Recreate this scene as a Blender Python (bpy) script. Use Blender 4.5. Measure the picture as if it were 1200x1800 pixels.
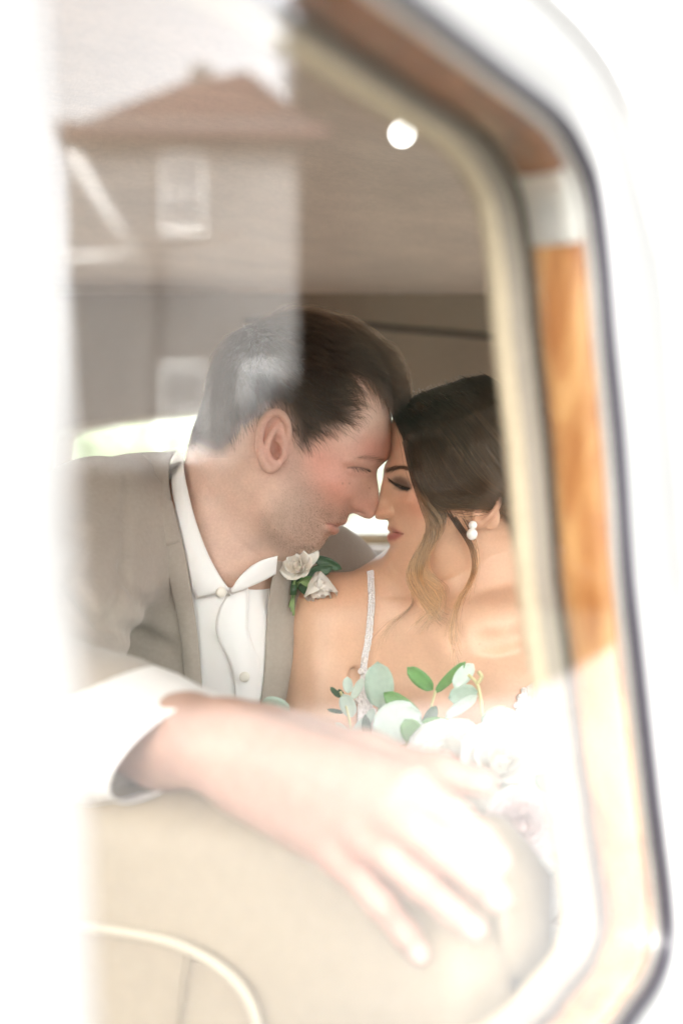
import bpy, bmesh, math, random
import numpy as np
from mathutils import Vector, Matrix

for _o in list(bpy.data.objects):
    bpy.data.objects.remove(_o)
S = bpy.context.scene
C = S.collection
H = 1.30                      # lens height above the drive
PX = 0.0004                   # a photo pixel at one metre
random.seed(7)
RNG = np.random.default_rng(11)

# ---------------------------------------------------------------- camera
cam_data = bpy.data.cameras.new('camera')
cam = bpy.data.objects.new('camera', cam_data)
C.objects.link(cam)
cam.location = (0, 0, H)
cam.rotation_euler = (math.radians(90), 0, 0)
cam_data.sensor_width = 36
cam_data.lens = 50
cam_data.clip_start = 0.02
cam_data.clip_end = 2000
cam_data.dof.use_dof = True
cam_data.dof.focus_distance = 1.345
cam_data.dof.aperture_fstop = 2.5
S.camera = cam

# ---------------------------------------------------------------- daylight
SUN_EL, SUN_AZ = math.radians(28), math.radians(-150)
world = bpy.data.worlds.new('World')
S.world = world
world.use_nodes = True
_nt = world.node_tree
_nt.nodes.clear()
_sky = _nt.nodes.new('ShaderNodeTexSky')
_sky.sky_type = 'NISHITA'
_sky.sun_disc = False
_sky.sun_elevation = SUN_EL
_sky.sun_rotation = SUN_AZ
_sky.air_density = 1.0
_sky.dust_density = 4.0
_hsv = _nt.nodes.new('ShaderNodeHueSaturation')      # thin white cloud over the whole sky
_hsv.inputs['Saturation'].default_value = 0.12
_bg = _nt.nodes.new('ShaderNodeBackground')
_bg.inputs['Strength'].default_value = 0.15
_out = _nt.nodes.new('ShaderNodeOutputWorld')
_nt.links.new(_sky.outputs[0], _hsv.inputs['Color'])
_nt.links.new(_hsv.outputs[0], _bg.inputs['Color'])
_nt.links.new(_bg.outputs[0], _out.inputs['Surface'])

sun_data = bpy.data.lights.new('sun', 'SUN')
sun_data.energy = 0.6
sun_data.angle = math.radians(45)
sun_data.color = (1.0, 0.95, 0.88)
sun = bpy.data.objects.new('sun', sun_data)
C.objects.link(sun)
_sd = Vector((math.sin(SUN_AZ) * math.cos(SUN_EL), math.cos(SUN_AZ) * math.cos(SUN_EL), math.sin(SUN_EL)))
sun.rotation_euler = _sd.to_track_quat('Z', 'Y').to_euler()
sun.location = (0, 0, 20)

S.view_settings.view_transform = 'Standard'
S.view_settings.look = 'None'
S.view_settings.gamma = 1
S.view_settings.exposure = 3.4
S.view_settings.use_curve_mapping = False
S.render.engine = 'CYCLES'
S.cycles.max_bounces = 14
S.cycles.diffuse_bounces = 6
S.cycles.glossy_bounces = 5
S.cycles.transparent_max_bounces = 32
S.cycles.sample_clamp_indirect = 8
S.cycles.caustics_reflective = False
S.cycles.caustics_refractive = False

# ---------------------------------------------------------------- helpers
def P(px, py, y):
    """photo pixel + distance in front of the lens -> world point"""
    return np.array(((px - 600) * PX * y, y, H + (900 - py) * PX * y))

def link(name, me, mat=None, parent=None, smooth=True):
    o = bpy.data.objects.new(name, me)
    C.objects.link(o)
    if mat is not None:
        me.materials.append(mat)
    if parent is not None:
        o.parent = parent
    if smooth and len(me.polygons):
        me.polygons.foreach_set('use_smooth', np.ones(len(me.polygons), bool))
    return o

def mesh_np(name, V, F, mat=None, parent=None, smooth=True, col=None):
    """V (n,3) array, F (m,4) or (m,3) array -> linked object"""
    me = bpy.data.meshes.new(name)
    V = np.asarray(V, np.float32)
    F = np.asarray(F, np.int32)
    n, k = F.shape
    me.vertices.add(len(V))
    me.vertices.foreach_set('co', V.ravel())
    me.loops.add(n * k)
    me.loops.foreach_set('vertex_index', F.ravel())
    me.polygons.add(n)
    me.polygons.foreach_set('loop_start', np.arange(0, n * k, k, dtype=np.int32))
    me.polygons.foreach_set('loop_total', np.full(n, k, np.int32))
    me.update(calc_edges=True)
    me.validate()
    if col is not None:
        a = me.color_attributes.new('tint', 'FLOAT_COLOR', 'POINT')
        c4 = np.ones((len(V), 4), np.float32)
        c4[:, :3] = col
        a.data.foreach_set('color', c4.ravel())
    return link(name, me, mat, parent, smooth)

class MB:
    """collects simple shapes into one mesh"""
    def __init__(s):
        s.v, s.f = [], []
    def add(s, V, F):
        b = len(s.v)
        s.v += [tuple(map(float, p)) for p in V]
        s.f += [tuple(i + b for i in f) for f in F]
        return s
    def box(s, c, size, ax=None):
        c = np.asarray(c, float)
        ax = np.eye(3) if ax is None else np.asarray(ax, float)
        V = []
        for sx in (-.5, .5):
            for sy in (-.5, .5):
                for sz in (-.5, .5):
                    V.append(c + ax[0] * sx * size[0] + ax[1] * sy * size[1] + ax[2] * sz * size[2])
        return s.add(V, [(0, 1, 3, 2), (4, 6, 7, 5), (0, 4, 5, 1), (2, 3, 7, 6), (0, 2, 6, 4), (1, 5, 7, 3)])
    def tube(s, pts, r, n=8, cap=True):
        pts = np.asarray(pts, float)
        m = len(pts)
        r = np.broadcast_to(np.asarray(r, float), (m,))
        T = np.gradient(pts, axis=0)
        T /= np.linalg.norm(T, axis=1)[:, None] + 1e-12
        u = np.cross(T[0], (0, 0, 1.))
        if np.linalg.norm(u) < .1:
            u = np.cross(T[0], (1., 0, 0))
        V, F = [], []
        for i in range(m):
            u = u - T[i] * np.dot(u, T[i])
            u /= np.linalg.norm(u) + 1e-12
            w = np.cross(T[i], u)
            for k in range(n):
                a = 2 * math.pi * k / n
                V.append(pts[i] + r[i] * (math.cos(a) * u + math.sin(a) * w))
        for i in range(m - 1):
            for k in range(n):
                F.append((i * n + k, i * n + (k + 1) % n, (i + 1) * n + (k + 1) % n, (i + 1) * n + k))
        if cap:
            F.append(tuple(range(n))[::-1])
            F.append(tuple((m - 1) * n + k for k in range(n)))
        return s.add(V, F)
    def grid(s, G, close_u=False, close_v=False):
        G = np.asarray(G, float)
        a, b = G.shape[:2]
        F = []
        for i in range(a if close_u else a - 1):
            for j in range(b if close_v else b - 1):
                i2, j2 = (i + 1) % a, (j + 1) % b
                F.append((i * b + j, i * b + j2, i2 * b + j2, i2 * b + j))
        return s.add(G.reshape(-1, 3), F)
    def slab(s, G, off):
        """grid with thickness: off = vector (3,) or per-vertex array"""
        G = np.asarray(G, float)
        a, b = G.shape[:2]
        G2 = G + off
        n = a * b
        F = []
        for i in range(a - 1):
            for j in range(b - 1):
                q = (i * b + j, i * b + j + 1, (i + 1) * b + j + 1, (i + 1) * b + j)
                F.append(q)
                F.append(tuple(n + k for k in q[::-1]))
        rim = [(0, j) for j in range(b)] + [(i, b - 1) for i in range(1, a)] + \
              [(a - 1, j) for j in range(b - 2, -1, -1)] + [(i, 0) for i in range(a - 2, 0, -1)]
        ids = [i * b + j for i, j in rim]
        for k in range(len(ids)):
            p, q = ids[k], ids[(k + 1) % len(ids)]
            F.append((q, p, n + p, n + q))
        return s.add(np.concatenate([G.reshape(-1, 3), G2.reshape(-1, 3)]), F)
    def sphere(s, c, r, nu=12, nv=8, ax=None):
        c = np.asarray(c, float)
        r = np.broadcast_to(np.asarray(r, float), (3,))
        ax = np.eye(3) if ax is None else np.asarray(ax, float)
        V = [c + ax[2] * r[2]]
        for j in range(1, nv):
            t = math.pi * j / nv
            for i in range(nu):
                p = 2 * math.pi * i / nu
                V.append(c + ax[0] * r[0] * math.sin(t) * math.cos(p) + ax[1] * r[1] * math.sin(t) * math.sin(p) + ax[2] * r[2] * math.cos(t))
        V.append(c - ax[2] * r[2])
        F = [(0, 1 + i, 1 + (i + 1) % nu) for i in range(nu)]
        for j in range(nv - 2):
            for i in range(nu):
                F.append((1 + j * nu + i, 1 + (j + 1) * nu + i, 1 + (j + 1) * nu + (i + 1) % nu, 1 + j * nu + (i + 1) % nu))
        l = len(V) - 1
        F += [(l, 1 + (nv - 2) * nu + (i + 1) % nu, 1 + (nv - 2) * nu + i) for i in range(nu)]
        return s.add(V, F)
    def build(s, name, mat=None, parent=None, smooth=True):
        me = bpy.data.meshes.new(name)
        me.from_pydata(s.v, [], s.f)
        bm = bmesh.new()
        bm.from_mesh(me)
        bmesh.ops.recalc_face_normals(bm, faces=bm.faces)
        bm.to_mesh(me)
        bm.free()
        return link(name, me, mat, parent, smooth)

def empty(name, loc=(0, 0, 0)):
    o = bpy.data.objects.new(name, None)
    C.objects.link(o)
    o.location = loc
    o.empty_display_size = .1
    return o

def tag(o, label=None, cat=None, group=None, kind=None):
    for k, v in (('label', label), ('category', cat), ('group', group), ('kind', kind)):
        if v:
            o[k] = v
    return o

def part(o, root):
    """make o a child of root, keeping its world place (roots are only moved, never turned)"""
    o.parent = root
    o.matrix_parent_inverse = Matrix.Translation(root.location).inverted()
    return o

def catmull(pts, n, closed=False):
    pts = np.asarray(pts, float)
    m = len(pts)
    if closed:
        Q = np.concatenate([pts[-1:], pts, pts[:2]])
        segs = m
    else:
        Q = np.concatenate([2 * pts[:1] - pts[1:2], pts, 2 * pts[-1:] - pts[-2:-1]])
        segs = m - 1
    # chord-length sampling
    u = np.linspace(0, segs, n, endpoint=not closed)
    i = np.minimum(u.astype(int), segs - 1)
    t = (u - i)[:, None]
    p0, p1, p2, p3 = Q[i], Q[i + 1], Q[i + 2], Q[i + 3]
    return .5 * (2 * p1 + (p2 - p0) * t + (2 * p0 - 5 * p1 + 4 * p2 - p3) * t ** 2 + (3 * p1 - p0 - 3 * p2 + p3) * t ** 3)

def resample(pts, n):
    pts = np.asarray(pts, float)
    d = np.concatenate([[0], np.cumsum(np.linalg.norm(np.diff(pts, axis=0), axis=1))])
    u = np.linspace(0, d[-1], n)
    return np.stack([np.interp(u, d, pts[:, k]) for k in range(pts.shape[1])], 1)

# ---------------------------------------------------------------- materials
def mat(name, color, rough=.5, metal=0., spec=.5, sss=0., sss_r=(.012, .005, .003), noise=None, bump=None, sheen=0., coat=0., attr=None, wave=None):
    """principled material; noise=(scale, amount) mottles the colour, bump=(scale, strength, distance)"""
    m = bpy.data.materials.new(name)
    m.use_nodes = True
    nt = m.node_tree
    b = nt.nodes['Principled BSDF']
    b.inputs['Roughness'].default_value = rough
    b.inputs['Metallic'].default_value = metal
    b.inputs['Specular IOR Level'].default_value = spec
    b.inputs['Base Color'].default_value = (*color, 1)
    if sss:
        b.inputs['Subsurface Weight'].default_value = sss
        b.inputs['Subsurface Radius'].default_value = (1., .4, .25)
        b.inputs['Subsurface Scale'].default_value = sss_r[0]
    if sheen:
        b.inputs['Sheen Weight'].default_value = sheen
        b.inputs['Sheen Roughness'].default_value = .5
    if coat:
        b.inputs['Coat Weight'].default_value = coat
        b.inputs['Coat Roughness'].default_value = .08
    tc = nt.nodes.new('ShaderNodeTexCoord')
    colsock = None
    if attr:
        a = nt.nodes.new('ShaderNodeAttribute')
        a.attribute_name = attr
        colsock = a.outputs['Color']
        if sss:                          # hair-covered scalp is matt
            bw = nt.nodes.new('ShaderNodeRGBToBW')
            nt.links.new(colsock, bw.inputs[0])
            ms = nt.nodes.new('ShaderNodeMapRange')
            ms.inputs['From Min'].default_value = .02
            ms.inputs['From Max'].default_value = .20
            ms.inputs['To Max'].default_value = spec
            nt.links.new(bw.outputs[0], ms.inputs['Value'])
            nt.links.new(ms.outputs[0], b.inputs['Specular IOR Level'])
    if noise:
        for sc, am in ([noise] if not isinstance(noise[0], tuple) else noise):
            n = nt.nodes.new('ShaderNodeTexNoise')
            n.inputs['Scale'].default_value = sc
            n.inputs['Detail'].default_value = 6
            nt.links.new(tc.outputs['Object'], n.inputs['Vector'])
            mr = nt.nodes.new('ShaderNodeMapRange')
            mr.inputs['From Min'].default_value = .25
            mr.inputs['From Max'].default_value = .75
            mr.inputs['To Min'].default_value = 1 - am
            mr.inputs['To Max'].default_value = 1 + am
            nt.links.new(n.outputs['Fac'], mr.inputs['Value'])
            mx = nt.nodes.new('ShaderNodeVectorMath')
            mx.operation = 'SCALE'
            if colsock is None:
                mx.inputs[0].default_value = color
            else:
                nt.links.new(colsock, mx.inputs[0])
            nt.links.new(mr.outputs[0], mx.inputs['Scale'])
            colsock = mx.outputs[0]
    if colsock is not None:
        nt.links.new(colsock, b.inputs['Base Color'])
    prev = None
    for bp in ([] if not bump else ([bump] if not isinstance(bump[0], tuple) else bump)):
        if len(bp) > 3 and bp[3] == 'weave':
            n = nt.nodes.new('ShaderNodeTexWave')
            n.inputs['Scale'].default_value = bp[0]
            n.inputs['Distortion'].default_value = 1.5
            n.inputs['Detail'].default_value = 2
        elif len(bp) > 3 and bp[3] == 'cell':
            n = nt.nodes.new('ShaderNodeTexVoronoi')
            n.inputs['Scale'].default_value = bp[0]
        else:
            n = nt.nodes.new('ShaderNodeTexNoise')
            n.inputs['Scale'].default_value = bp[0]
            n.inputs['Detail'].default_value = 5
        nt.links.new(tc.outputs['Object'], n.inputs['Vector'])
        u = nt.nodes.new('ShaderNodeBump')
        u.inputs['Strength'].default_value = bp[1]
        u.inputs['Distance'].default_value = bp[2]
        nt.links.new(n.outputs[0], u.inputs['Height'])
        if prev:
            nt.links.new(prev, u.inputs['Normal'])
        prev = u.outputs[0]
    if prev:
        nt.links.new(prev, b.inputs['Normal'])
    return m

def glass_mat(name, f0=.08, tint=(.96, .97, .95)):
    """two-surface window pane: straight-through light plus its mirror reflection"""
    m = bpy.data.materials.new(name)
    m.use_nodes = True
    nt = m.node_tree
    nt.nodes.clear()
    out = nt.nodes.new('ShaderNodeOutputMaterial')
    mix = nt.nodes.new('ShaderNodeMixShader')
    tr = nt.nodes.new('ShaderNodeBsdfTransparent')
    tr.inputs[0].default_value = (*tint, 1)
    gl = nt.nodes.new('ShaderNodeBsdfGlossy')
    gl.inputs['Roughness'].default_value = 0.0
    gl.inputs['Color'].default_value = (1, 1, 1, 1)
    ge = nt.nodes.new('ShaderNodeNewGeometry')
    dt = nt.nodes.new('ShaderNodeVectorMath')
    dt.operation = 'DOT_PRODUCT'
    nt.links.new(ge.outputs['Incoming'], dt.inputs[0])
    nt.links.new(ge.outputs['Normal'], dt.inputs[1])
    def mth(op, a, b):
        n = nt.nodes.new('ShaderNodeMath')
        n.operation = op
        for k, v in enumerate((a, b)):
            if isinstance(v, (int, float)):
                n.inputs[k].default_value = v
            elif v is not None:
                nt.links.new(v, n.inputs[k])
        return n.outputs[0]
    c1 = mth('SUBTRACT', 1., mth('ABSOLUTE', dt.outputs['Value'], None))
    fz = mth('ADD', mth('MULTIPLY', mth('POWER', c1, 3.6), 1 - f0), f0)     # both faces of the pane together
    nt.links.new(fz, mix.inputs[0])
    nt.links.new(tr.outputs[0], mix.inputs[1])
    nt.links.new(gl.outputs[0], mix.inputs[2])
    nt.links.new(mix.outputs[0], out.inputs['Surface'])
    return m
# ---------------------------------------------------------------- clay: signed distance shapes turned into one smooth skin
BS = 8
def smin(a, b, k):
    h = np.clip(.5 + .5 * (b - a) / k, 0, 1)
    return b + (a - b) * h - k * h * (1 - h)

class Clay:
    def __init__(s):
        s.ops = []                       # (fn, centre, reach, op, k)
    def cone(s, p, q, r1, r2, k=.01, op='add'):
        p, q = np.asarray(p, float), np.asarray(q, float)
        ba = q - p
        l2 = max(float(ba @ ba), 1e-12)
        def fn(x, y, z):
            pa = (x - p[0], y - p[1], z - p[2])
            t = np.clip((pa[0] * ba[0] + pa[1] * ba[1] + pa[2] * ba[2]) / l2, 0, 1)
            return np.sqrt((pa[0] - t * ba[0]) ** 2 + (pa[1] - t * ba[1]) ** 2 + (pa[2] - t * ba[2]) ** 2) - (r1 + (r2 - r1) * t)
        s.ops.append((fn, (p + q) / 2, math.sqrt(l2) / 2 + max(r1, r2), op, k))
        return s
    def chain(s, pts, rad, k=.01, op='add'):
        for i in range(len(pts) - 1):
            s.cone(pts[i], pts[i + 1], rad[i], rad[i + 1], k, op)
        return s
    def ell(s, c, r, ax=None, k=.01, op='add'):
        c = np.asarray(c, float)
        r = np.asarray(r, float)
        ax = np.eye(3) if ax is None else np.asarray(ax, float)
        def fn(x, y, z):
            dx, dy, dz = x - c[0], y - c[1], z - c[2]
            q = [(dx * ax[i, 0] + dy * ax[i, 1] + dz * ax[i, 2]) for i in range(3)]
            k0 = np.sqrt(sum((q[i] / r[i]) ** 2 for i in range(3)))
            k1 = np.sqrt(sum((q[i] / r[i] ** 2) ** 2 for i in range(3)))
            return k0 * (k0 - 1) / (k1 + 1e-6)
        s.ops.append((fn, c, float(r.max()), op, k))
        return s
    def fun(s, fn, c, reach, k=.01, op='add'):
        s.ops.append((fn, np.asarray(c, float), reach, op, k))
        return s
    def value(s, x, y, z, margin=1e9):
        """dense evaluation"""
        acc = np.full(x.shape, 1.0)
        for fn, c, R, op, k in s.ops:
            d = fn(x, y, z)
            acc = smin(acc, d, k) if op == 'add' else (-smin(-acc, d, k) if op == 'sub' else (acc - d))
        return acc
    def eval_blocks(s, X, Y, Z, cx, cy, cz, rad):
        acc = np.full(X.shape, 1.0, np.float32)
        for fn, c, R, op, k in s.ops:
            sel = np.nonzero((cx - c[0]) ** 2 + (cy - c[1]) ** 2 + (cz - c[2]) ** 2 < (R + rad + .035 + 2 * k) ** 2)[0]
            if not len(sel):
                continue
            x, y, z = X[sel], Y[sel], Z[sel]
            d = fn(x, y, z).astype(np.float32)
            a = acc[sel]
            acc[sel] = smin(a, d, k) if op == 'add' else (-smin(-a, d, k) if op == 'sub' else a - d)
        return acc
    def mesh(s, xs, ys, zs):
        """sparse surface nets on a rectilinear grid"""
        n = [((len(a) + BS - 2) // BS) for a in (xs, ys, zs)]
        ax = []
        for a, m in zip((xs, ys, zs), n):
            a = np.asarray(a, float)
            need = m * BS + 1
            if len(a) < need:
                st = a[-1] - a[-2]
                a = np.concatenate([a, a[-1] + st * np.arange(1, need - len(a) + 1)])
            ax.append(a)
        xs, ys, zs = ax
        mid = [(a[:-1:BS][:m] + a[BS::BS][:m]) / 2 for a, m in zip(ax, n)]
        hal = [(a[BS::BS][:m] - a[:-1:BS][:m]) / 2 for a, m in zip(ax, n)]
        CX, CY, CZ = np.meshgrid(*mid, indexing='ij')
        HX, HY, HZ = np.meshgrid(*hal, indexing='ij')
        rad = np.sqrt(HX ** 2 + HY ** 2 + HZ ** 2)
        cf = s.eval_blocks(CX.reshape(-1, 1), CY.reshape(-1, 1), CZ.reshape(-1, 1), CX.ravel(), CY.ravel(), CZ.ravel(), rad.ravel())[:, 0].reshape(CX.shape)
        near = np.abs(cf) < rad * 1.35 + .004
        D = np.where(cf > 0, 1., -1.).astype(np.float32)
        D = np.repeat(np.repeat(np.repeat(D, BS, 0), BS, 1), BS, 2)
        D = np.pad(D, ((0, 1),) * 3, mode='edge')
        bi, bj, bk = np.nonzero(near)
        o = np.arange(BS + 1)
        for c0 in range(0, len(bi), 1500):
            i, j, k = bi[c0:c0 + 1500], bj[c0:c0 + 1500], bk[c0:c0 + 1500]
            I = np.broadcast_to((i[:, None] * BS + o)[:, :, None, None], (len(i), BS + 1, BS + 1, BS + 1)).reshape(len(i), -1)
            J = np.broadcast_to((j[:, None] * BS + o)[:, None, :, None], (len(i), BS + 1, BS + 1, BS + 1)).reshape(len(i), -1)
            K = np.broadcast_to((k[:, None] * BS + o)[:, None, None, :], (len(i), BS + 1, BS + 1, BS + 1)).reshape(len(i), -1)
            v = s.eval_blocks(xs[I].astype(np.float32), ys[J].astype(np.float32), zs[K].astype(np.float32), CX[i, j, k], CY[i, j, k], CZ[i, j, k], rad[i, j, k].max())
            D[I, J, K] = v
        # surface nets
        neg = D < 0
        c8 = np.zeros(tuple(d - 1 for d in D.shape), np.uint8)
        sl = lambda a, d: slice(a, d - 1 + a)
        d0, d1, d2 = D.shape
        for a in (0, 1):
            for b in (0, 1):
                for c in (0, 1):
                    c8 += neg[sl(a, d0), sl(b, d1), sl(c, d2)]
        act = np.nonzero((c8 > 0) & (c8 < 8))
        i, j, k = act
        idx = np.full(c8.shape, -1, np.int32)
        idx[act] = np.arange(len(i))
        acc = np.zeros((len(i), 3))
        cnt = np.zeros(len(i))
        co = (xs, ys, zs)
        val = {}
        for a in (0, 1):
            for b in (0, 1):
                for c in (0, 1):
                    val[a, b, c] = D[i + a, j + b, k + c].astype(float)
        def pos(a, b, c):
            return np.stack([xs[i + a], ys[j + b], zs[k + c]], 1)
        for a in (0, 1):
            for b in (0, 1):
                for c in (0, 1):
                    for dim in range(3):
                        if (a, b, c)[dim] == 0:
                            e = [a, b, c]
                            e[dim] = 1
                            v0, v1 = val[a, b, c], val[tuple(e)]
                            m = (v0 < 0) != (v1 < 0)
                            t = np.where(m, v0 / np.where(m, v0 - v1, 1), 0)
                            p = pos(a, b, c) * (1 - t)[:, None] + pos(*e) * t[:, None]
                            acc += p * m[:, None]
                            cnt += m
        V = acc / cnt[:, None]
        F = []
        for dim in range(3):
            sl0 = [slice(None)] * 3
            sl1 = [slice(None)] * 3
            sl0[dim] = slice(0, -1)
            sl1[dim] = slice(1, None)
            A, B = neg[tuple(sl0)], neg[tuple(sl1)]
            e = np.nonzero(A != B)
            u, w = (dim + 1) % 3, (dim + 2) % 3
            ok = (e[u] > 0) & (e[w] > 0) & (e[u] < D.shape[u] - 1) & (e[w] < D.shape[w] - 1)
            e = [q[ok] for q in e]
            flip = ~A[tuple(e)]
            def cell(du, dw):
                q = [e[0].copy(), e[1].copy(), e[2].copy()]
                q[u] = q[u] - du
                q[w] = q[w] - dw
                return idx[tuple(q)]
            f = np.stack([cell(1, 1), cell(0, 1), cell(0, 0), cell(1, 0)], 1)
            f[flip] = f[flip][:, ::-1]
            F.append(f)
        F = np.concatenate(F)
        F = F[(F >= 0).all(1)]
        return V, F

def relax(V, F, n=1, w=.5):
    """a light smoothing of the net"""
    for _ in range(n):
        acc = np.zeros_like(V)
        cnt = np.zeros(len(V))
        for a in range(4):
            b = (a + 1) % 4
            np.add.at(acc, F[:, a], V[F[:, b]])
            np.add.at(cnt, F[:, a], 1)
        V = V * (1 - w) + w * acc / np.maximum(cnt, 1)[:, None]
    return V

def axis(*segs):
    """axis((start, step), (until, step)..., end): a coordinate list with zones of different step"""
    out = [segs[0][0]]
    end = segs[-1]
    st = segs[0][1]
    bounds = [(sg[0], sg[1]) for sg in segs[1:-1]] + [(end, None)]
    for b, nst in bounds:
        while out[-1] < b:
            out.append(out[-1] + st)
        st = nst
    return np.array(out)

def poly_dist(P2, poly):
    """signed distance (negative inside) of points P2 (n,2) to closed polygon (m,2)"""
    n = len(poly)
    d = np.full(len(P2), 1e9)
    ins = np.zeros(len(P2), bool)
    for i in range(n):
        a, b = poly[i], poly[(i + 1) % n]
        e = b - a
        l2 = e @ e + 1e-18
        w = P2 - a
        t = np.clip((w @ e) / l2, 0, 1)
        q = w - t[:, None] * e
        d = np.minimum(d, q[:, 0] ** 2 + q[:, 1] ** 2)
        c = ((a[1] <= P2[:, 1]) != (b[1] <= P2[:, 1]))
        xint = a[0] + (P2[:, 1] - a[1]) / (e[1] if abs(e[1]) > 1e-15 else 1e-15) * e[0]
        ins ^= c & (P2[:, 0] < xint)
    d = np.sqrt(d)
    return np.where(ins, -d, d)

def line_dist(P2, pts):
    """distance of points to an open polyline"""
    d = np.full(len(P2), 1e9)
    for i in range(len(pts) - 1):
        a, b = np.asarray(pts[i], float), np.asarray(pts[i + 1], float)
        e = b - a
        w = P2 - a
        t = np.clip((w @ e) / (e @ e + 1e-18), 0, 1)
        q = w - t[:, None] * e
        d = np.minimum(d, q[:, 0] ** 2 + q[:, 1] ** 2)
    return np.sqrt(d)

class Head:
    """a head as its side outline plus a half-width at chosen spots (photo pixels, millimetres), mirrored on its middle plane"""
    def __init__(s, y0, outline, widths, bumps=(), res=.0008, yaw=0., pivot=None, soft=1.0):
        s.y0 = y0
        s.yaw = yaw
        s.pivot = np.array([0, y0]) if pivot is None else np.asarray(pivot, float)
        s.cy, s.sy = math.cos(yaw), math.sin(yaw)
        U = lambda px, py, t=0: np.stack([(px - 600) * PX * (y0 - t), (900 - py) * PX * (y0 - t)], -1)
        ol = np.array(outline, float)
        ol = catmull(ol, len(ol) * 4, True)
        O = U(ol[:, 0], ol[:, 1])
        s.O = O
        w = np.array(widths, float)
        K = U(w[:, 0], w[:, 1], w[:, 2] * .001)
        T = w[:, 2] * .001
        oc = O[::3]
        pts = np.concatenate([K, oc])
        val = np.concatenate([T ** 2, np.zeros(len(oc))])
        sc = 10.
        def ker(A, B):
            r2 = ((A[:, None, :] - B[None]) ** 2).sum(-1) * sc * sc
            return .5 * r2 * np.log(r2 + 1e-12)
        n = len(pts)
        M = np.zeros((n + 3, n + 3))
        M[:n, :n] = ker(pts, pts) + 1e-4 * np.eye(n)
        M[:n, n] = 1
        M[:n, n + 1:] = pts * sc
        M[n:, :n] = M[:n, n:].T
        sol = np.linalg.solve(M, np.concatenate([val, np.zeros(3)]))
        lo, hi = O.min(0) - .02, O.max(0) + .02
        s.gx = np.arange(lo[0], hi[0], res)
        s.gz = np.arange(lo[1], hi[1], res)
        GX, GZ = np.meshgrid(s.gx, s.gz, indexing='ij')
        Q = np.stack([GX.ravel(), GZ.ravel()], 1)
        G = np.zeros(len(Q))
        for c in range(0, len(Q), 20000):
            q = Q[c:c + 20000]
            G[c:c + 20000] = ker(q, pts) @ sol[:n] + sol[n] + q @ sol[n + 1:] * sc
        d = poly_dist(Q, O)
        ins = d < 0
        Gi = np.maximum(G, np.minimum(-d * 2 * .0035, .006 ** 2))
        G = np.where(ins, Gi, -d * 2 * .022 - 2 * d * d)
        # fine relief, given in photo pixels at the half-width found there
        Tq = np.sqrt(np.maximum(G, 0))
        pxq = 600 + Q[:, 0] / (PX * (y0 - Tq))
        pyq = 900 - Q[:, 1] / (PX * (y0 - Tq))
        pq = np.stack([pxq, pyq], 1)
        add = np.zeros(len(Q))
        for b in bumps:
            h, wd = b[1] * .001, b[2]
            if b[0] == 'line':
                dd = line_dist(pq, b[3])
                add += h * np.exp(-(dd / wd) ** 2)
            elif b[0] == 'spot':
                x0, z0 = b[3]
                rx, ry, an = b[2]
                ca, sa = math.cos(an), math.sin(an)
                u = (pq[:, 0] - x0) * ca + (pq[:, 1] - z0) * sa
                v = -(pq[:, 0] - x0) * sa + (pq[:, 1] - z0) * ca
                add += h * np.exp(-(u / rx) ** 2 - (v / ry) ** 2)
            elif b[0] == 'step':          # raised area with a soft edge
                dd = poly_dist(pq, np.array(b[3], float))
                add += h / (1 + np.exp(np.clip(dd / wd, -40, 40)))
        fade = np.clip((Tq - .003) / .005, 0, 1)
        T2 = np.maximum(Tq + add * fade, .0)
        G = np.where(ins & (Tq > .003), T2 ** 2, G)
        G = G.reshape(GX.shape)
        kr = np.exp(-.5 * (np.arange(-3, 4) / soft) ** 2)
        kr /= kr.sum()
        for axn in (0, 1):
            pad = [(0, 0), (0, 0)]
            pad[axn] = (3, 3)
            Gp = np.pad(G, pad, mode='edge')
            G = sum(kr[m] * np.take(Gp, range(m, m + G.shape[axn]), axn) for m in range(7))
        s.G = G
        s.gradx, s.gradz = np.gradient(G, res)
        s.res = res
        s.cen = np.array([(lo[0] + hi[0]) / 2, y0, (lo[1] + hi[1]) / 2 + H])
        s.reach = float(np.linalg.norm(hi - lo) / 2) * .9
    def _bil(s, A, x, z):
        u = np.clip((x - s.gx[0]) / s.res, 0, len(s.gx) - 1.001)
        v = np.clip((z - s.gz[0]) / s.res, 0, len(s.gz) - 1.001)
        i, j = u.astype(int), v.astype(int)
        a, b = u - i, v - j
        return (A[i, j] * (1 - a) + A[i + 1, j] * a) * (1 - b) + (A[i, j + 1] * (1 - a) + A[i + 1, j + 1] * a) * b
    def to_local(s, x, y):
        dx, dy = x - s.pivot[0], y - s.pivot[1]
        return s.pivot[0] + dx * s.cy + dy * s.sy, s.pivot[1] - dx * s.sy + dy * s.cy
    def to_world(s, x, y):
        dx, dy = x - s.pivot[0], y - s.pivot[1]
        return s.pivot[0] + dx * s.cy - dy * s.sy, s.pivot[1] + dx * s.sy + dy * s.cy
    def sdf(s, x, y, z):
        if s.yaw:
            x, y = s.to_local(x, y)
        z = z - H
        L = y - s.y0
        ox = np.maximum(np.maximum(s.gx[0] - x, x - s.gx[-1]), 0)
        oz = np.maximum(np.maximum(s.gz[0] - z, z - s.gz[-1]), 0)
        G = s._bil(s.G, x, z)
        gx, gz = s._bil(s.gradx, x, z), s._bil(s.gradz, x, z)
        f = (L * L - G) / np.sqrt(4 * L * L + gx * gx + gz * gz + 1e-7)
        return f + np.hypot(ox, oz)
    def T(s, x, z):
        """half width (m) at plane point"""
        return np.sqrt(np.maximum(s._bil(s.G, np.asarray(x, float), np.asarray(z, float) - H), 0))
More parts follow.
